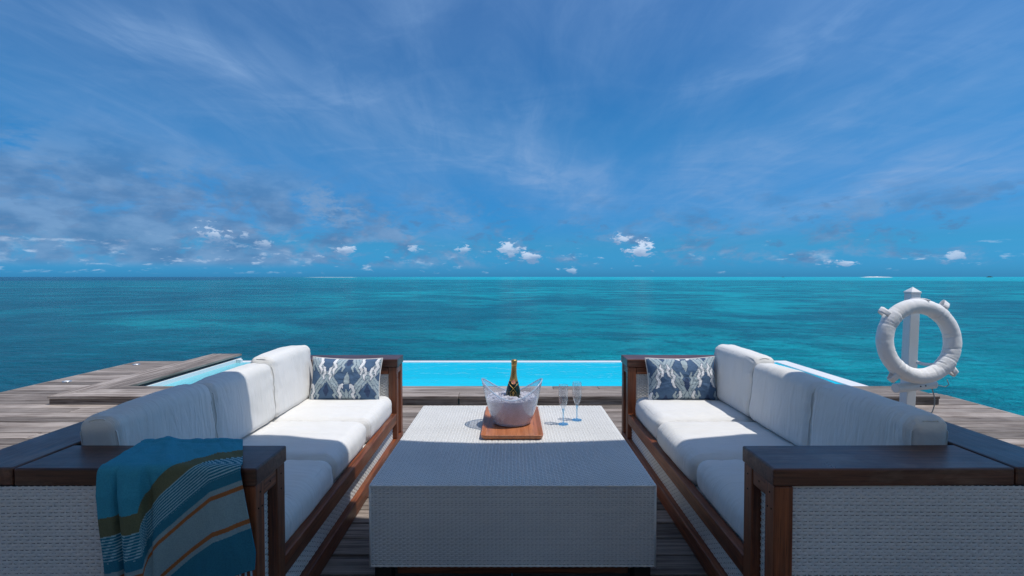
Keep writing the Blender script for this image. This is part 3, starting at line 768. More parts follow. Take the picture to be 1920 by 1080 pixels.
def cushion(name, label, cat, group, sofa, s, u0, u1, v0, v1, z0, z1, r, seed, lean=0.0, crown=0.012, back=False, top_drop=0.0):
    h = ((u1 - u0) / 2, (v1 - v0) / 2, (z1 - z0) / 2)
    ns = (16, 44, 30) if back else (44, 44, 14)
    def deform(p):
        x, y, z = p
        a, b_, c = x / h[0], y / h[1], z / h[2]
        q = Vector(p)
        fx = max(0, (1 - a * a)); fy = max(0, 1 - b_ * b_); fz = max(0, 1 - c * c)
        if back:
            q.x += (-1 if x < 0 else 1) * crown * fy ** 0.6 * fz ** 0.6
            q.z += (0.014 * fy ** 0.5 if z > 0 else 0) * fx ** 0.5
            q.y += (1 if y > 0 else -1) * 0.006 * fz * fx
        else:
            q.z += (1 if z > 0 else -0.2) * crown * (fx * fy) ** 0.45
            q.x += (-1 if x < 0 else 1) * 0.012 * fy ** 0.7 * fz
            q.y += (1 if y > 0 else -1) * 0.004 * fz * fx
        # slack cloth: broad waves, tighter pulls towards corners and seams
        e = max(abs(b_), 0) ** 4
        n1 = fbm(Vector((q.x * 3 + seed, q.y * 3, q.z * 3)), 3)
        n2 = fbm(Vector((q.x * 5 + seed * 2, q.y * 22, q.z * 4)), 3)
        n3 = fbm(Vector((q.x * 20, q.y * 9 + seed, q.z * 20)), 2)
        amt = 0.0060 * n1 + 0.0064 * n2 * (0.14 + 0.86 * e) + 0.0075 * n3 * e
        d = Vector((a, b_ * 0.3, c))
        m = max(abs(a), abs(c)); d = Vector((a if abs(a) >= m * 0.85 else 0, 0, c if abs(c) >= m * 0.85 else 0))
        if d.length > 0: q += d.normalized() * amt
        if top_drop: q.z -= top_drop * max(0, c) * (0.5 - 0.5 * b_)
        q.x += lean * (z + h[2])
        return q
    vs, fs, un = rounded(h, r, ns)
    W = [deform(v) for v in vs]
    me = mesh(name, [(s * (v.x), v.y, v.z) for v in W], fs if s > 0 else [f[::-1] for f in fs], True)
    o = link(name, me, FABRIC)
    # place in the sofa's frame, as a thing of its own
    M = Matrix.Translation(sofa.location) @ Matrix.Rotation(sofa.rotation_euler.z, 4, 'Z') @ Matrix.Translation((s * (u0 + u1) / 2, (v0 + v1) / 2, (z0 + z1) / 2))
    o.matrix_world = M
    tag(o, label, cat, group)
    # corded seams
    k = 0.7071
    if back:
        for e in (-1, 1):
            path = []
            for i in range(72):
                a = 2 * math.pi * i / 72
                cx, cz = math.cos(a), math.sin(a)
                big = 1e3; p = Vector((cx * big, 0, cz * big))
                sc = min((h[0] - r) / max(1e-6, abs(cx)), (h[2] - r) / max(1e-6, abs(cz)))
                inn = Vector((cx * sc, 0, cz * sc))
                if abs(abs(inn.x) - (h[0] - r)) < 1e-6 and abs(inn.z) < (h[2] - r) - 1e-6: dr = Vector((1 if cx > 0 else -1, 0, 0))
                elif abs(inn.x) < (h[0] - r) - 1e-6: dr = Vector((0, 0, 1 if cz > 0 else -1))
                else: dr = Vector((1 if cx > 0 else -1, 0, 1 if cz > 0 else -1)).normalized()
                path.append(inn + dr * (r * k + 0.0028) + Vector((0, e * (h[1] - r + r * k), 0)))
            P = [deform(p) for p in path]
            tube('seam_cord', PIPING, o, [(s * p.x, p.y, p.z) for p in P], 0.0028, 6, True)
    else:
        path = []
        x_, y_ = h[0] - r + r * k + 0.001, h[1] - r + r * k + 0.001; zz = h[2] - r + r * k
        for i in range(72):
            a = 2 * math.pi * i / 72; c_, s_ = math.cos(a), math.sin(a)
            k_ = (abs(c_) ** 9 + abs(s_) ** 9) ** (-1 / 9)
            path.append(Vector((c_ * k_ * x_ * 0.985, s_ * k_ * y_ * 0.985, zz)))
        P = [deform(p) for p in path]
        tube('seam_cord', PIPING, o, [(s * p.x, p.y, p.z) for p in P], 0.0024, 6, True)
    return o
SV = [0.224, 0.838, 1.452, 2.066]
WHERE = ('nearest', 'middle', 'farthest')
for s, sofa, side in ((-1, LS, 'left'), (1, RS, 'right')):
    nearby = ('behind the striped throw', 'half in shade', 'under the patterned pillow') if s < 0 else ('behind the near wooden arm', 'half in shade', 'under the patterned pillow')
    for i in range(3):
        cushion('seat_cushion', f'white seat cushion on the {side} sofa, {WHERE[i]}, {nearby[i]}', 'cushion', 'white seat cushions', sofa, s,
                0.035 + 0.012 * ((i + (s > 0)) % 2), 0.70, SV[i] + 0.002, SV[i + 1] - 0.002, 0.254, 0.408 + 0.004 * i, 0.055, 11.3 * i + 3 * s, crown=0.018)
        hz = (0.785, 0.775, 0.805)[i]
        cushion('back_cushion', f'white back cushion on the {side} sofa, {WHERE[i]} of its three', 'cushion', 'white back cushions', sofa, s,
                0.600, 0.752, SV[i] + (0.010 if i == 0 else 0.0), SV[i + 1], 0.425, hz, 0.042, 5.7 * i + 40 + 2 * s, lean=0.085, crown=0.008, back=True, top_drop=0.0)

# ------------------------------------------------------------------ patterned pillows
def ikat(p, q):
    """colour of the printed cloth at p (across), q (up) in metres"""
    slate, grey, white, dark = srgb(84, 110, 140), srgb(172, 188, 194), srgb(236, 238, 240), srgb(66, 82, 112)
    jit = (mnoise.noise(Vector((p * 260, 3.1, 0))) * 0.006 + mnoise.noise(Vector((p * 620, 9.1, q * 12))) * 0.006)
    q = q + jit
    W, H = 0.300, 0.355
    X = abs(((p / W) % 1.0) - 0.5) * 2.0
    Y = (q / H) % 1.0
    tri = abs(Y - 0.5) * 2
    def seg(pts):
        """signed distance to a stroke whose half width is given per point (metres)"""
        best = 9
        for (a, b) in zip(pts[:-1], pts[1:]):
            ax_, ay, wa = a; bx, by, wb = b
            vx, vy = (bx - ax_) * W / 2, (by - ay) * H; wx, wy = (X - ax_) * W / 2, (Y - ay) * H
            t = max(0, min(1, (wx * vx + wy * vy) / (vx * vx + vy * vy + 1e-12)))
            best = min(best, math.hypot(wx - t * vx, wy - t * vy) - 0.92 * (wa + (wb - wa) * t))
        return best
    c = slate
    band = abs(X - (0.08 + 0.84 * tri))
    if band < 0.275: c = dark
    if band < 0.245: c = grey
    if 0.10 < band < 0.125: c = slate
    for hook, col in (([(0.46, 0.02, .006), (0.38, 0.10, .010), (0.50, 0.15, .009), (0.36, 0.25, .010), (0.30, 0.31, .006)], grey),
                      ([(0.34, 0.55, .005), (0.30, 0.64, .011), (0.42, 0.70, .010), (0.30, 0.80, .012), (0.38, 0.90, .010), (0.46, 0.93, .004)], white),
                      ([(0.14, 0.44, .004), (0.20, 0.52, .010), (0.10, 0.57, .009), (0.16, 0.67, .010), (0.22, 0.70, .004)], white),
                      ([(0.66, 0.03, .010), (0.72, 0.12, .011), (0.62, 0.18, .010), (0.70, 0.29, .012), (0.80, 0.33, .009), (0.82, 0.26, .004)], white),
                      ([(0.72, 0.62, .005), (0.80, 0.70, .010), (0.70, 0.76, .009), (0.80, 0.86, .010), (0.88, 0.88, .005)], grey),
                      ([(1.0, 0.02, .006), (0.99, 0.12, .016), (1.0, 0.22, .004)], grey),
                      ([(1.0, 0.40, .024), (1.0, 0.48, .020), (1.0, 0.58, .004)], grey),
                      ([(0.0, 0.10, .004), (0.0, 0.20, .020), (0.0, 0.27, .010), (0.0, 0.33, .003)], dark),
                      ([(1.0, 0.78, .016), (1.0, 0.90, .018), (1.0, 0.99, .004)], dark)):
        d = seg(hook)
        if d < 0.0032: c = dark
        if d < 0: c = col
    return c
def pillow(label, M, seed, shift, flip):
    w, h, t = 0.505, 0.315, 0.075
    nx, ny = 190, 120
    V = []; cols = []; F = []
    for side in (1, -1):
        for j in range(ny + 1):
            for i in range(nx + 1):
                a, b_ = 2 * i / nx - 1, 2 * j / ny - 1
                th = t * ((1 - abs(a) ** 2.6) * (1 - abs(b_) ** 2.4)) ** 0.55
                pinch_y = 1 - 0.085 * (1 - a * a) * 1.0; pinch_x = 1 - 0.05 * (1 - b_ * b_)
                x = a * w / 2 * pinch_x; z = b_ * h / 2 * pinch_y
                wr = 0.006 * fbm(Vector((a * 3 + seed, b_ * 3, side))) * (1 - max(abs(a), abs(b_)) ** 6)
                wr += 0.004 * math.sin((a * 9 + b_ * 5) + seed) * max(0, abs(a) - 0.55) * (1 - abs(a)) * 6
                V.append((x, -side * (th + wr), z))
                cols.append(ikat((a * flip + 1) * w / 2 + shift[0], (b_ * flip + 1) * h / 2 + shift[1]))
        o = 0 if side == 1 else (nx + 1) * (ny + 1)
        for j in range(ny):
            for i in range(nx):
                f = (o + j * (nx + 1) + i, o + j * (nx + 1) + i + 1, o + (j + 1) * (nx + 1) + i + 1, o + (j + 1) * (nx + 1) + i)
                F.append(f if side == 1 else f[::-1])
    me = mesh('throw_pillow', V, F, True); set_cols(me, np.array(cols))
    o = link('throw_pillow', me, PRINT); o.matrix_world = M
    tag(o, label, 'pillow', 'patterned throw pillows')
    path = []
    for (xa, ya, xb, yb) in ((-1, -1, 1, -1), (1, -1, 1, 1), (1, 1, -1, 1), (-1, 1, -1, -1)):
        for i in range(24):
            f = i / 24; a, b_ = xa + (xb - xa) * f, ya + (yb - ya) * f
            path.append((a * w / 2 * (1 - 0.05 * (1 - b_ * b_)), 0, b_ * h / 2 * (1 - 0.085 * (1 - a * a))))
    tube('piping', PIPING, o, path, 0.0042, 8, True)
    return o
def place(x, y_, z, rx, ry, rz): return Matrix.Translation((x, y_, z)) @ Matrix.Rotation(rz, 4, 'Z') @ Matrix.Rotation(rx, 4, 'X') @ Matrix.Rotation(ry, 4, 'Y')
pillow('blue and grey patterned pillow leaning at the far end of the left sofa', place(-1.205, 3.50, 0.565, R(-13), R(1.5), R(2)), 1.0, (0.02, 0.0), 1)
pillow('blue and grey patterned pillow leaning at the far end of the right sofa', place(1.232, 3.50, 0.567, R(-13), R(-1.5), R(-2)), 6.0, (0.06, 0.11), -1)

# ------------------------------------------------------------------ striped throw over the near arm of the left sofa
def build_throw():
    teal, teal2, olive, pale = srgb(66, 158, 184), srgb(50, 122, 146), srgb(108, 112, 86), srgb(160, 204, 214)
    grey, orange = srgb(140, 168, 174), srgb(164, 104, 62)
    fx = [180, 262, 268.5, 300, 347, 400, 470]
    fq = [0.170, 0.150, 0.100, 0.045, -0.020, -0.085, -0.125]
    def q0(px_): return float(np.interp(px_, fx, fq))
    def colour(d, px_, a):
        q = d - q0(px_)
        if q < 0: c = teal
        elif q < 0.060: c = olive
        elif q < 0.145: c = pale if ((q - 0.060) / 0.0094) % 1.0 < 0.36 else teal2
        elif q < 0.175: c = teal2
        elif q < 0.190: c = grey
        elif q < 0.203: c = orange
        elif q < 0.295: c = grey
        elif q < 0.309: c = orange
        elif q < 0.325: c = grey
        else: c = teal2
        return c
    NX, NT_, NH = 380, 34, 250
    Y0 = 1.549           # front of the arm
    ZT = 0.697
    V = []; cols = []; F = []
    ends = []
    for i in range(NX + 1):
        a = i / NX
        px_ = 180 + (462 - 180) * a
        xf = -1.324 + (1.324 - 0.876) * a          # at the front edge of the arm
        xb = -1.365 + (1.365 - 1.000) * a          # at the back edge
        L = 0.452 + q0(px_)                        # hang length
        for j in range(NT_ + NH + 1):
            if j <= NT_:
                f = j / NT_                        # back of arm -> front edge
                d = -(1 - f) * 0.225
                x = xb + (xf - xb) * f
                yy = Y0 + 0.012 - d
                wr = 0.007 * math.exp(-((a - 0.44 + 0.18 * (1 - f)) / 0.07) ** 2) * (1 - 0.35 * f)
                wr += 0.005 * math.exp(-((a - 0.12 - 0.10 * (1 - f)) / 0.06) ** 2)
                wr += 0.005 * math.exp(-((a - 0.80) / 0.09) ** 2) * (1 - f)
                wr += 0.006 * abs(fbm(Vector((a * 5, f * 3, 2.0)), 3))
                edge = 1 - min(1, max(0, f - 0.86) / 0.14) ** 2 * 0.35
                z = ZT + 0.004 + wr * edge
                if f < 0.10: z += 0.004
            else:
                f = (j - NT_) / NH; d = f * L
                t = d
                rr = 0.022
                if t < rr * 1.57:
                    an = t / rr
                    yy = Y0 + 0.012 - rr * math.sin(an); z = ZT + 0.006 - rr * (1 - math.cos(an))
                else:
                    yy = Y0 + 0.012 - rr; z = ZT + 0.006 - rr - (t - rr * 1.57)
                g = min(1, t / 0.10)
                flap = 1 / (1 + math.exp((px_ - 267.5) / 0.9))       # left flap folded in front
                yy -= 0.022 * flap * g
                yy -= g * 0.016 * math.exp(-((px_ - 241) / 14) ** 2) - g * 0.020 * math.exp(-((px_ - 216) / 5) ** 2)
                yy += g * 0.012 * math.exp(-((px_ - 276) / 7) ** 2)
                yy -= g * min(1, t / .25) * 0.024 * (math.sin((px_ - 300) / 17.0 + t * 7) * 0.5 + 0.5) ** 1.5 * (1 - flap)
                yy -= 0.075 * (max(0, t - 0.03)) * a ** 2
                yy -= 0.008 * fbm(Vector((a * 6, t * 3, 5.0)), 3) * g + 0.004
                x = xf + 0.062 * a ** 2.2 * min(1, t / 0.28) + 0.035 * (1 - a) * min(1, t / 0.35)
            V.append((x, yy, z)); cols.append(colour(d, px_, a))
        ends.append(V[-1])
    nj = NT_ + NH + 1
    for i in range(NX):
        for j in range(nj - 1):
            F.append((i * nj + j, i * nj + j + 1, (i + 1) * nj + j + 1, (i + 1) * nj + j))
    ox, oy, oz = -1.1, 1.6, 0.69
    me = mesh('throw_blanket', [(a - ox, b - oy, c - oz) for a, b, c in V], F, True); set_cols(me, np.array(cols))
    o = link('throw_blanket', me, THROW); o.location = (ox, oy, oz)
    so = o.modifiers.new('thickness', 'SOLIDIFY'); so.thickness = 0.004; so.offset = 0
    tag(o, 'teal striped woven throw draped over the near arm of the left sofa', 'throw')
    TS = m_simple('throw_tassel_yarn', srgb(150, 180, 190), 0.9, 0.1)
    for k in range(0, NX + 1, 12):
        x, yy, z = ends[k]; p = (x - ox, yy - oy, z - oz); j = random.uniform(-0.006, 0.006)
        tube('tassel', TS, o, [p, (p[0] + j * 0.4, p[1] - 0.002, p[2] - 0.018), (p[0] + j, p[1], p[2] - 0.045)], [0.0028, 0.0034, 0.0018], 6)
build_throw()

# ------------------------------------------------------------------ coffee table
TX, TY0, TY1, TZ0, TZ1 = 0.597, 2.0, 3.245, 0.095, 0.443
def build_table():
    root = empty('coffee_table', (0.003, (TY0 + TY1) / 2, 0)); tag(root, 'large low white wicker coffee table between the two sofas', 'table')
    hx, hy = TX, (TY1 - TY0) / 2
    box('table_core', BACKING, root, -hx + 0.006, hx - 0.006, -hy + 0.006, hy - 0.006, TZ0 + 0.004, TZ1 - 0.006, 0)
    K = dict(P=0.0335, row=0.0084, A=0.0017)
    weave('wicker_top', root, (-hx + .002, -hy + .002, TZ1 - 0.002), (1, 0, 0), (0, 1, 0), 2 * hx - .004, 2 * hy - .004, **K)
    weave('wicker_side', root, (-hx, -hy + 0.002, TZ0), (1, 0, 0), (0, 0, 1), 2 * hx, TZ1 - TZ0 - 0.003, **K)
    weave('wicker_side', root, (hx, hy - 0.002, TZ0), (-1, 0, 0), (0, 0, 1), 2 * hx, TZ1 - TZ0 - 0.003, **K)
    weave('wicker_side', root, (hx - 0.002, -hy, TZ0), (0, 1, 0), (0, 0, 1), 2 * hy, TZ1 - TZ0 - 0.003, **K)
    weave('wicker_side', root, (-hx + 0.002, hy, TZ0), (0, -1, 0), (0, 0, 1), 2 * hy, TZ1 - TZ0 - 0.003, **K)
    e = 0.0045
    for a, b in (((-hx, -hy), (hx, -hy)), ((hx, -hy), (hx, hy)), ((hx, hy), (-hx, hy)), ((-hx, hy), (-hx, -hy))):
        for z in (TZ1 - e - 0.001, TZ0 + e):
            n = 40; pth = []; rad = []
            for i in range(n * 2 + 1):
                f = i / (n * 2); pth.append((a[0] + (b[0] - a[0]) * f, a[1] + (b[1] - a[1]) * f, z)); rad.append(e * (1.0 if i % 2 else 0.72))
            tube('edge_braid', WICKER, root, pth, rad, 8)
    for (sx, sy) in ((-1, -1), (1, -1), (-1, 1), (1, 1)):
        tube('corner_braid', WICKER, root, [(sx * (hx - 0.001), sy * (hy - 0.001), TZ0), (sx * (hx - 0.001), sy * (hy - 0.001), TZ1 - 0.004)], e, 8)
        box('foot', UNDER, root, sx * (hx - 0.05) - 0.035, sx * (hx - 0.05) + 0.035, sy * (hy - 0.05) - 0.035, sy * (hy - 0.05) + 0.035, 0.002, TZ0 + 0.01, 0.003)
    box('plinth', WOOD['x'], root, -hx + 0.10, hx - 0.10, -hy + 0.06, hy - 0.06, 0.03, TZ0 + 0.002, 0.003)
build_table()

# ------------------------------------------------------------------ tray
def build_tray():
    w, l = 0.168, 0.295
    cx, cy, z0 = 0.0, 2.845, TZ1 + 0.0015
    def ring(hw, hl, r, z, n=6):
        out = []
        for (sx, sy, a0) in ((1, 1, 0), (-1, 1, 90), (-1, -1, 180), (1, -1, 270)):
            for i in range(n + 1):
                a = R(a0 + 90 * i / n)
                out.append((sx * (hw - r) + r * math.cos(a), sy * (hl - r) + r * math.sin(a), z))
        return out
    prof = [(w - 0.012, l - 0.012, 0.018, 0.0), (w - 0.004, l - 0.004, 0.02, 0.008), (w, l, 0.022, 0.023), (w - 0.003, l - 0.003, 0.02, 0.025), (w - 0.008, l - 0.008, 0.018, 0.023),
            (w - 0.024, l - 0.024, 0.016, 0.011), (w - 0.028, l - 0.028, 0.016, 0.010)]
    V = []; F = []
    for p in prof: V += ring(*p)
    n = 28
    for i in range(len(prof) - 1):
        for k in range(n):
            q = (k + 1) % n; F.append((i * n + k, i * n + q, (i + 1) * n + q, (i + 1) * n + k))
    F.append(tuple(range(n - 1, -1, -1))); m = len(prof) - 1; F.append(tuple(range(m * n, m * n + n)))
    me = mesh('tray', V, F); o = link('serving_tray', me, TRAYW); o.location = (cx, cy, z0)
    tag(o, 'reddish wooden serving tray under the ice bucket', 'tray')
build_tray()

# ------------------------------------------------------------------ ice bucket, ice, bottle
BX, BY, BZ = 0.0, 2.815, TZ1 + 0.0125
def bucket_r(z):
    f = max(0, min(1, z / 0.258))
    return 0.099 + 0.079 * f ** 0.62, 0.083 + 0.058 * f ** 0.62
def rim_h(a):
    c = abs(math.cos(a)); return 0.161 + 0.096 * c ** 2.0
ACRYL = m_clear('clear_acrylic', (0.93, 0.95, 0.98), 1.0, 0.02, 1.47, 0.14, (0.86, 0.86, 0.93))
def build_bucket():
    n = 96; m = 22; V = []; F = []
    T = 0.0045
    def layer(off, zb, top_off):
        base = len(V)
        for i in range(m + 1):
            f = i / m
            for k in range(n):
                a = 2 * math.pi * k / n
                z = zb + (rim_h(a) - top_off - zb) * f
                rx, ry = bucket_r(z)
                V.append(((rx - off) * math.cos(a), (ry - off) * math.sin(a), z))
        return base
    o_ = layer(0.0, 0.004, 0.0); i_ = layer(T, 0.012, 0.001)
    for i in range(m):
        for k in range(n):
            l = (k + 1) % n
            F.append((o_ + i * n + k, o_ + i * n + l, o_ + (i + 1) * n + l, o_ + (i + 1) * n + k))
            F.append((i_ + i * n + l, i_ + i * n + k, i_ + (i + 1) * n + k, i_ + (i + 1) * n + l))
    for k in range(n):
        l = (k + 1) % n; F.append((o_ + m * n + k, o_ + m * n + l, i_ + m * n + l, i_ + m * n + k))
    b0 = len(V); rx, ry = bucket_r(0.0)
    for k in range(n):
        a = 2 * math.pi * k / n; V.append(((rx - 0.006) * math.cos(a), (ry - 0.006) * math.sin(a), 0.0))
    for k in range(n):
        l = (k + 1) % n; F.append((b0 + k, b0 + l, o_ + l, o_ + k))
    F.append(tuple(range(b0 + n - 1, b0 - 1, -1))); F.append(tuple(range(i_, i_ + n)))
    root = empty('ice_bucket', (BX, BY, BZ)); tag(root, 'clear winged ice bucket full of ice on the wooden tray', 'ice bucket')
    link('bucket_wall', mesh('bucket_wall', V, F, True), ACRYL, root)
    # thick polished lip and foot
    LIP = m_clear('acrylic_lip', (0.80, 0.88, 0.96), 1.0, 0.05, 1.6, 0.42, (0.78, 0.88, 0.98))
    path = []
    for k in range(n):
        a = 2 * math.pi * k / n; z = rim_h(a); rx, ry = bucket_r(z); path.append(((rx - T / 2) * math.cos(a), (ry - T / 2) * math.sin(a), z))
    tube('rim', LIP, root, path, 0.0044, 8, True)
    path = [((bucket_r(0)[0] - 0.002) * math.cos(2 * math.pi * k / n), (bucket_r(0)[1] - 0.002) * math.sin(2 * math.pi * k / n), 0.006) for k in range(n)]
    tube('foot_ring', LIP, root, path, 0.0050, 8, True)
    for sx in (-1, 1):      # handle slots in the wings
        pts = []
        for i in range(25):
            a = 2 * math.pi * i / 24; yy = 0.034 * math.cos(a); zz = 0.226 + 0.008 * math.sin(a)
            rx, ry = bucket_r(zz); pts.append((sx * (rx - 0.002) * math.sqrt(max(0, 1 - (yy / ry) ** 2)), yy, zz))
        tube('handle_slot', LIP, root, pts[:-1], 0.0022, 6, True)
build_bucket()
def build_ice():
    m, t = mat_new('crushed_ice'); p = obj_co(t)
    n = t.noise(p, 60.0, 4, 0.6); n2 = t.noise(p, 26.0, 3, 0.6)
    df = principled(t, Base_Color=t.mix(t.smooth(n2, 0.3, 0.7), (0.88, 0.87, 0.92), (0.96, 0.95, 0.97)), Roughness=0.3)
    t.put(df.inputs['Subsurface Weight'], 0.0)
    t.put(df.inputs['Normal'], t.bump(n, 0.25, 0.004))
    tl = t.n.new('ShaderNodeBsdfTranslucent'); tl.inputs[0].default_value = (0.85, 0.86, 0.92, 1)
    tr = t.n.new('ShaderNodeBsdfTransparent'); tr.inputs[0].default_value = (0.95, 0.96, 1, 1)
    a = t.n.new('ShaderNodeMixShader'); a.inputs[0].default_value = 0.45
    t.l.new(df.outputs[0], a.inputs[1]); t.l.new(tl.outputs[0], a.inputs[2])
    b = t.n.new('ShaderNodeMixShader'); t.put(b.inputs[0], t.smooth(n2, 0.35, 0.75, 0.06, 0.28))
    t.l.new(a.outputs[0], b.inputs[1]); t.l.new(tr.outputs[0], b.inputs[2])
    t.l.new(b.outputs[0], t.out.inputs[0])
    rg = random.Random(3)
    V = []; F = []; nn = 64; mm = 16
    top = 0.150
    for i in range(mm + 1):
        z = 0.014 + (top - 0.014) * i / mm
        rx, ry = bucket_r(z)
        for k in range(nn):
            a_ = 2 * math.pi * k / nn; j = 0.0012 * fbm(Vector((math.cos(a_) * 9, math.sin(a_) * 9, z * 60)))
            V.append(((rx - 0.0068 + j) * math.cos(a_), (ry - 0.0068 + j) * math.sin(a_), z))
    for i in range(mm):
        for k in range(nn):
            l = (k + 1) % nn; F.append((i * nn + k, i * nn + l, (i + 1) * nn + l, (i + 1) * nn + k))
    F.append(tuple(range(nn - 1, -1, -1))); F.append(tuple(range(mm * nn, mm * nn + nn)))
    # broken lumps heaped on top
    for q in range(520):
        a_ = rg.uniform(0, 2 * math.pi); rr = math.sqrt(rg.random()) * 0.93
        rx, ry = bucket_r(top); cx, cy = rx * rr * math.cos(a_), ry * rr * math.sin(a_)
        cz = top + rg.uniform(-0.004, 0.014) * (1.1 - rr * 0.5); r = rg.uniform(0.004, 0.0095)
        if math.hypot(cx - 0.008, cy) < 0.036: continue
        if abs(cx) > rx - 0.014 or rr > 0.90: continue
        rot = Matrix.Rotation(rg.uniform(0, 6), 3, 'Z') @ Matrix.Rotation(rg.uniform(0, 6), 3, 'X')
        b0 = len(V)
        for c in ((-1, -1, -1), (1, -1, -1), (1, 1, -1), (-1, 1, -1), (-1, -1, 1), (1, -1, 1), (1, 1, 1), (-1, 1, 1)):
            v = rot @ Vector([k_ * r * rg.uniform(0.5, 1.0) for k_ in c]); V.append((cx + v.x, cy + v.y, cz + v.z))
        for f in ((0, 3, 2, 1), (4, 5, 6, 7), (0, 1, 5, 4), (1, 2, 6, 5), (2, 3, 7, 6), (3, 0, 4, 7)): F.append(tuple(b0 + k_ for k_ in f))
    o = link('crushed_ice', mesh('crushed_ice', V, F), m); o.location = (BX, BY, BZ)
    tag(o, 'crushed ice filling the clear bucket round the bottle', 'ice', kind='stuff')
build_ice()
def build_bottle():
    root = empty('champagne_bottle', (BX + 0.001, BY + 0.012, BZ + 0.016)); root.rotation_euler = (R(-1.5), R(2.0), 0)
    tag(root, 'dark green champagne bottle with gold neck standing in the ice', 'bottle')
    prof = [(0.030, 0.0), (0.041, 0.002), (0.0435, 0.010), (0.0438, 0.145), (0.0425, 0.165), (0.0385, 0.185), (0.0325, 0.206), (0.0260, 0.226), (0.0205, 0.244), (0.0172, 0.262), (0.0152, 0.282), (0.0145, 0.305), (0.0143, 0.322)]
    GREEN, t = mat_new('dark_green_glass')
    b = principled(t, Base_Color=(0.004, 0.020, 0.010), Roughness=0.06); t.put(b.inputs['Coat Weight'], 0.4)
    t.l.new(b.outputs[0], t.out.inputs[0])
    link('bottle_glass', lathe('bottle_glass', prof, 40), GREEN, root)
    GOLD = m_simple('gold_foil', srgb(206, 164, 96), 0.34, 0.5, 0.75, 70, 0.35, 0.12)
    rz = lambda z: float(np.interp(z, [p[1] for p in prof], [p[0] for p in prof]))
    fp = [(rz(z) + 0.0009, z) for z in np.linspace(0.228, 0.322, 14)]
    foil = link('neck_foil', lathe('neck_foil', fp + [(0.0166, 0.3225), (0.0172, 0.3265), (0.0168, 0.3285), (0.0158, 0.331), (0.0172, 0.336), (0.0176, 0.342), (0.0172, 0.348), (0.0150, 0.352), (0.006, 0.3535)], 36), GOLD, root)
    # foil skirt cut low at the front
    CORD = m_simple('gold_tie', srgb(196, 160, 96), 0.35, 0.5, 0.6)
    def on(a, z, lift=0.0012): r = rz(z) + lift; return (r * math.sin(a), -r * math.cos(a), z)
    def band(name, mat, pts, rad, par=root, lift=0.0014):
        P = []
        for (a0, z0), (a1, z1) in zip(pts[:-1], pts[1:]):
            for i in range(8): f = i / 8; P.append(on(a0 + (a1 - a0) * f, z0 + (z1 - z0) * f, lift))
        P.append(on(*pts[-1], lift)); return tube(name, mat, par, P, rad, 6)
    # tie crossing at the front, tails down
    band('tie', CORD, [(-1.5, 0.222), (-0.6, 0.207), (0.0, 0.190), (0.42, 0.168)], 0.0014)
    band('tie', CORD, [(1.5, 0.222), (0.55, 0.208), (0.0, 0.190), (-0.42, 0.168)], 0.0014)
    # label shield with emblem
    band('label_border', CORD, [(-0.42, 0.168), (-0.36, 0.150), (0.0, 0.138), (0.36, 0.150), (0.42, 0.168)], 0.0009)
    band('emblem', CORD, [(-0.15, 0.160), (-0.10, 0.172), (-0.04, 0.163), (0.0, 0.176), (0.04, 0.163), (0.10, 0.172), (0.15, 0.160), (-0.15, 0.160)], 0.0010)
    band('emblem', CORD, [(0.0, 0.156), (0.0, 0.146)], 0.0010); band('emblem', CORD, [(-0.10, 0.152), (0.10, 0.152)], 0.0009)
    # round seal
    SEAL = m_simple('pink_seal', srgb(206, 138, 120), 0.5, 0.3)
    V = [on(0, 0.226, 0.0022)]; n = 28
    for k in range(n):
        a = 2 * math.pi * k / n; z = 0.226 + 0.0125 * math.sin(a); V.append(on(0.0125 * math.cos(a) / rz(z), z, 0.0020))
    seal = link('seal', mesh('seal', V, [(0, 1 + k, 1 + (k + 1) % n) for k in range(n)]), SEAL, root)
    tube('seal_ring', GOLD, seal, V[1:], 0.0011, 6, True)
    # lettering up the neck
    INK = m_simple('brown_ink', srgb(70, 34, 22), 0.6, 0.2)
    cu = bpy.data.curves.new('lettering', 'FONT'); cu.body = 'MOËT'; cu.size = 0.0185; cu.align_x = 'CENTER'; cu.align_y = 'CENTER'; cu.space_character = 1.15
    tmp = bpy.data.objects.new('tmp', cu); C.objects.link(tmp)
    dg = bpy.context.evaluated_depsgraph_get(); me = bpy.data.meshes.new_from_object(tmp.evaluated_get(dg))
    bpy.data.objects.remove(tmp); me.name = 'lettering'
    for v in me.vertices:                       # text x runs up the neck
        up, side = v.co.x, v.co.y
        z = 0.277 + up; v.co = Vector(on(-side / rz(z), z, 0.0016))
    me.materials.clear(); link('lettering', me, INK, foil)
build_bottle()

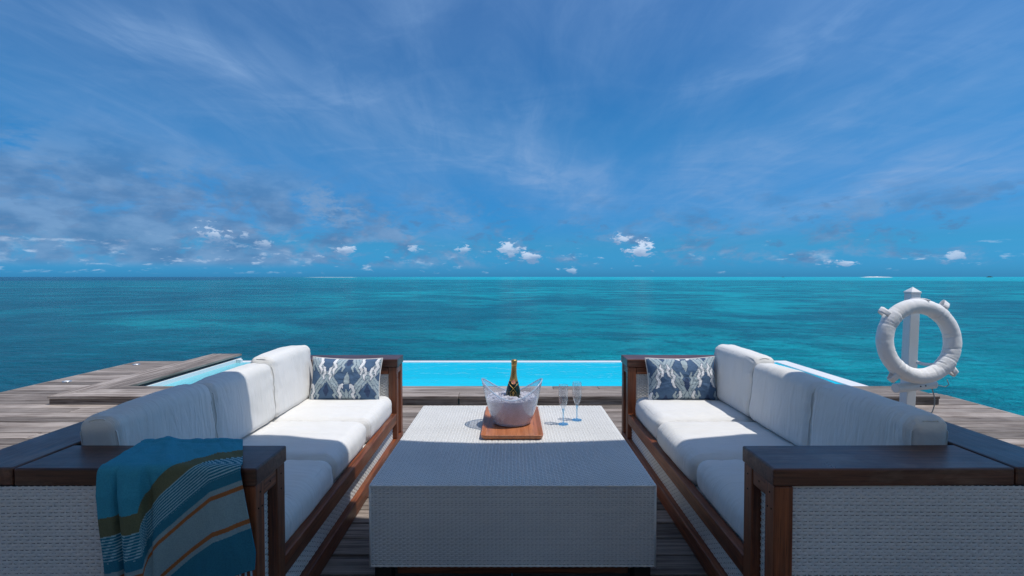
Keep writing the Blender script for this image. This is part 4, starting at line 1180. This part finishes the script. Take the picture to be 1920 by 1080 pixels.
# ------------------------------------------------------------------ flutes
GLASS = m_clear('clear_flute_glass', (0.95, 0.97, 0.985), 1.0, 0.05, 1.55, 0.06, (0.9, 0.93, 0.96))
BLUEG = m_clear('pale_blue_glass', (0.62, 0.82, 0.95), 1.0, 0.02, 1.5, 0.10, (0.35, 0.62, 0.9))
def flute(loc, label, h=0.232):
    root = empty('champagne_flute', loc); tag(root, label, 'glass', 'champagne flutes')
    k = h / 0.232
    bowl = [(0.0045, 0.086), (0.0085, 0.092), (0.0150, 0.104), (0.0215, 0.122), (0.0262, 0.145), (0.0282, 0.170), (0.0278, 0.200), (0.0262, 0.231), (0.0258, 0.232), (0.0252, 0.231), (0.0266, 0.200), (0.0270, 0.170), (0.0250, 0.145), (0.0204, 0.123), (0.0138, 0.106), (0.0060, 0.098), (0.0, 0.097)]
    link('bowl', lathe('bowl', [(r, z * k) for r, z in bowl], 32, False), GLASS, root)
    link('stem', lathe('stem', [(r, z * k) for r, z in [(0.0046, 0.006), (0.0036, 0.014), (0.0034, 0.05), (0.0042, 0.068), (0.0072, 0.080), (0.0086, 0.091)]], 20, False), BLUEG, root)
    link('foot', lathe('foot', [(r, z * k) for r, z in [(0.0300, 0.0), (0.0305, 0.0015), (0.026, 0.0032), (0.012, 0.0052), (0.0046, 0.008)]], 36, True), BLUEG, root)
flute((0.3015, 2.832, TZ1 + 0.001), 'blue-stemmed champagne flute nearer the ice bucket')
flute((0.3930, 2.915, TZ1 + 0.001), 'blue-stemmed champagne flute farther from the ice bucket', 0.230)

# ------------------------------------------------------------------ life ring on its post
def build_ring():
    post = empty('mooring_post', (3.525, 4.30, 0.0)); post.rotation_euler = (0, R(1.6), 0)
    tag(post, 'white square post with pointed cap standing on the right deck', 'post')
    def rot_box(name, mat, hw, z0, z1, rz, par, bev=0.004):
        o = box(name, mat, par, -hw, hw, -hw, hw, z0, z1, bev); o.rotation_euler = (0, 0, rz); return o
    rz = 0.0
    rot_box('shaft', WHITEP, 0.041, 0.0, 1.165, rz, post)
    hw = 0.0445; V = [(-hw, -hw, 1.1655), (hw, -hw, 1.1655), (hw, hw, 1.1655), (-hw, hw, 1.1655), (-hw, -hw, 1.178), (hw, -hw, 1.178), (hw, hw, 1.178), (-hw, hw, 1.178), (0, 0, 1.222)]
    c = link('cap', mesh('cap', V, [(3, 2, 1, 0), (0, 1, 5, 4), (1, 2, 6, 5), (2, 3, 7, 6), (3, 0, 4, 7), (4, 5, 8), (5, 6, 8), (6, 7, 8), (7, 4, 8)]), WHITEP, post); c.rotation_euler = (0, 0, rz)
    # line roller below the ring
    ax0 = Vector((-0.275, -0.200, 0.355)); ax1 = Vector((0.128, -0.115, 0.385))
    roll = link('line_roller', mesh('line_roller', *tube_data([ax0, ax0 + (ax1 - ax0) * 0.012, ax1 - (ax1 - ax0) * 0.012, ax1], [0.036, 0.040, 0.040, 0.036], 28)), WHITEP, post)
    for f in (0.55, 0.68):
        p = ax0 + (ax1 - ax0) * f + Vector((0.0, -0.0395, 0.004)); tube('bolt', UNDER, roll, [p, p + Vector((0, -0.003, 0))], 0.006, 8)
    tube('bracket', WHITEP, post, [(-0.01, -0.02, 0.375), (-0.02, -0.15, 0.372)], 0.018, 10)
    tube('hook', WHITEP, post, [(0.02, -0.06, 0.56), (0.03, -0.13, 0.555), (0.035, -0.18, 0.565), (0.075, -0.20, 0.575)], [0.016, 0.013, 0.010, 0.006], 8)
    CABLE = m_simple('grey_cable', (0.25, 0.27, 0.28), 0.5, 0.4)
    pts = []
    for i in range(20):
        f = i / 19; pts.append((0.112 + 0.05 * math.sin(f * 3.0) - 0.10 * f * f, -0.11 - 0.01 * f, 0.352 - 0.348 * f))
    tube('cable', CABLE, post, pts, 0.0045, 6)
    pts = [(0.115, -0.11, 0.39), (0.165, -0.12, 0.372), (0.215, -0.13, 0.365), (0.245, -0.13, 0.385), (0.225, -0.13, 0.43)]
    tube('line_end', CABLE, post, pts, 0.0035, 6)
    # ring
    CLOTH = m_fabric('white_ring_cover', (0.84, 0.83, 0.82))
    ring = empty('life_ring', (3.452, 4.10, 0.765)); ring.rotation_euler = (R(-4), 0, R(2))
    tag(ring, 'white cloth covered life ring hanging on the white post', 'life ring')
    RM, rm = 0.296, 0.064; n, m = 220, 32; V = []; F = []
    tabs = [R(52), R(140), R(232), R(318)]
    for i in range(n):
        A = 2 * math.pi * i / n
        near = min(abs((A - t + math.pi) % (2 * math.pi) - math.pi) for t in tabs)
        for k in range(m):
            B = 2 * math.pi * k / m
            crease = 0.0
            inner = max(0, -math.cos(B)) ** 1.0
            nz = fbm(Vector((math.cos(A) * 9, math.sin(A) * 9, 0.6 * math.sin(B))), 3)
            fine = mnoise.noise(Vector((A * 16 + 0.8 * math.sin(B + A * 3), B * 0.4, 1.0)))
            crease = -0.020 * max(0, fine - 0.34) * (0.35 + inner) * 1.6
            band_ = -0.0035 * math.exp(-((near - 0.16) / 0.012) ** 2) - 0.0035 * math.exp(-((near - 0.24) / 0.010) ** 2)
            r = rm + 0.0012 * nz + crease + band_ + (0.003 if near < 0.16 else 0)
            rad = RM + r * math.cos(B)
            V.append((rad * math.cos(A), r * 0.92 * math.sin(B), rad * math.sin(A)))
    for i in range(n):
        for k in range(m):
            i2, k2 = (i + 1) % n, (k + 1) % m
            F.append((i * m + k, i * m + k2, i2 * m + k2, i2 * m + k))
    link('ring_body', mesh('ring_body', V, F, True), CLOTH, ring)
    for t_ in tabs:      # folded grab tabs
        V = []; F = []
        rad = Vector((math.cos(t_), 0, math.sin(t_))); tan = Vector((-math.sin(t_), 0, math.cos(t_)))
        prof = [(RM + rm - 0.022, -0.034), (RM + rm + 0.020, -0.024), (RM + rm + 0.055, -0.012), (RM + rm + 0.062, 0.006), (RM + rm + 0.050, 0.014), (RM + rm + 0.018, 0.020), (RM + rm - 0.022, 0.030)]
        for (q, yv) in prof:
            for w_ in (-0.026, -0.009, 0.009, 0.026): V.append(rad * q + tan * (w_ + random.uniform(-0.002, 0.002)) + Vector((0, yv, 0)))
        for i in range(len(prof) - 1):
            for k in range(3): F.append((i * 4 + k, i * 4 + k + 1, (i + 1) * 4 + k + 1, (i + 1) * 4 + k))
        o = link('grab_tab', mesh('grab_tab', V, F, True), CLOTH, ring); so = o.modifiers.new('thickness', 'SOLIDIFY'); so.thickness = 0.004
    # lashing over the top of the post
    tube('lashing', CLOTH, ring, [(-0.01, 0.05, 0.352), (0.0, 0.0, 0.358), (0.05, -0.02, 0.354), (0.07, -0.05, 0.342)], [0.012, 0.010, 0.008, 0.006], 8)
build_ring()

# ------------------------------------------------------------------ deck lights
STEEL = m_simple('brushed_steel', (0.62, 0.62, 0.60), 0.3, 0.5, 0.8)
LENS = m_simple('frosted_lens', (0.75, 0.75, 0.72), 0.3, 0.4)
for (x_, y_, lab) in ((-5.56, 6.02, 'small round recessed deck light nearer the camera on the left deck'), (-5.60, 7.19, 'small round recessed deck light near the far end of the left deck')):
    o = empty('deck_light', (x_, y_, 0.001)); tag(o, lab, 'deck light', 'recessed deck lights')
    link('trim_ring', lathe('trim_ring', [(0.048, 0.0), (0.048, 0.006), (0.044, 0.010), (0.036, 0.010), (0.034, 0.006)], 28, False), STEEL, o)
    link('lens', lathe('lens', [(0.035, 0.004), (0.030, 0.009), (0.015, 0.012), (0.002, 0.0125)], 24), LENS, o)
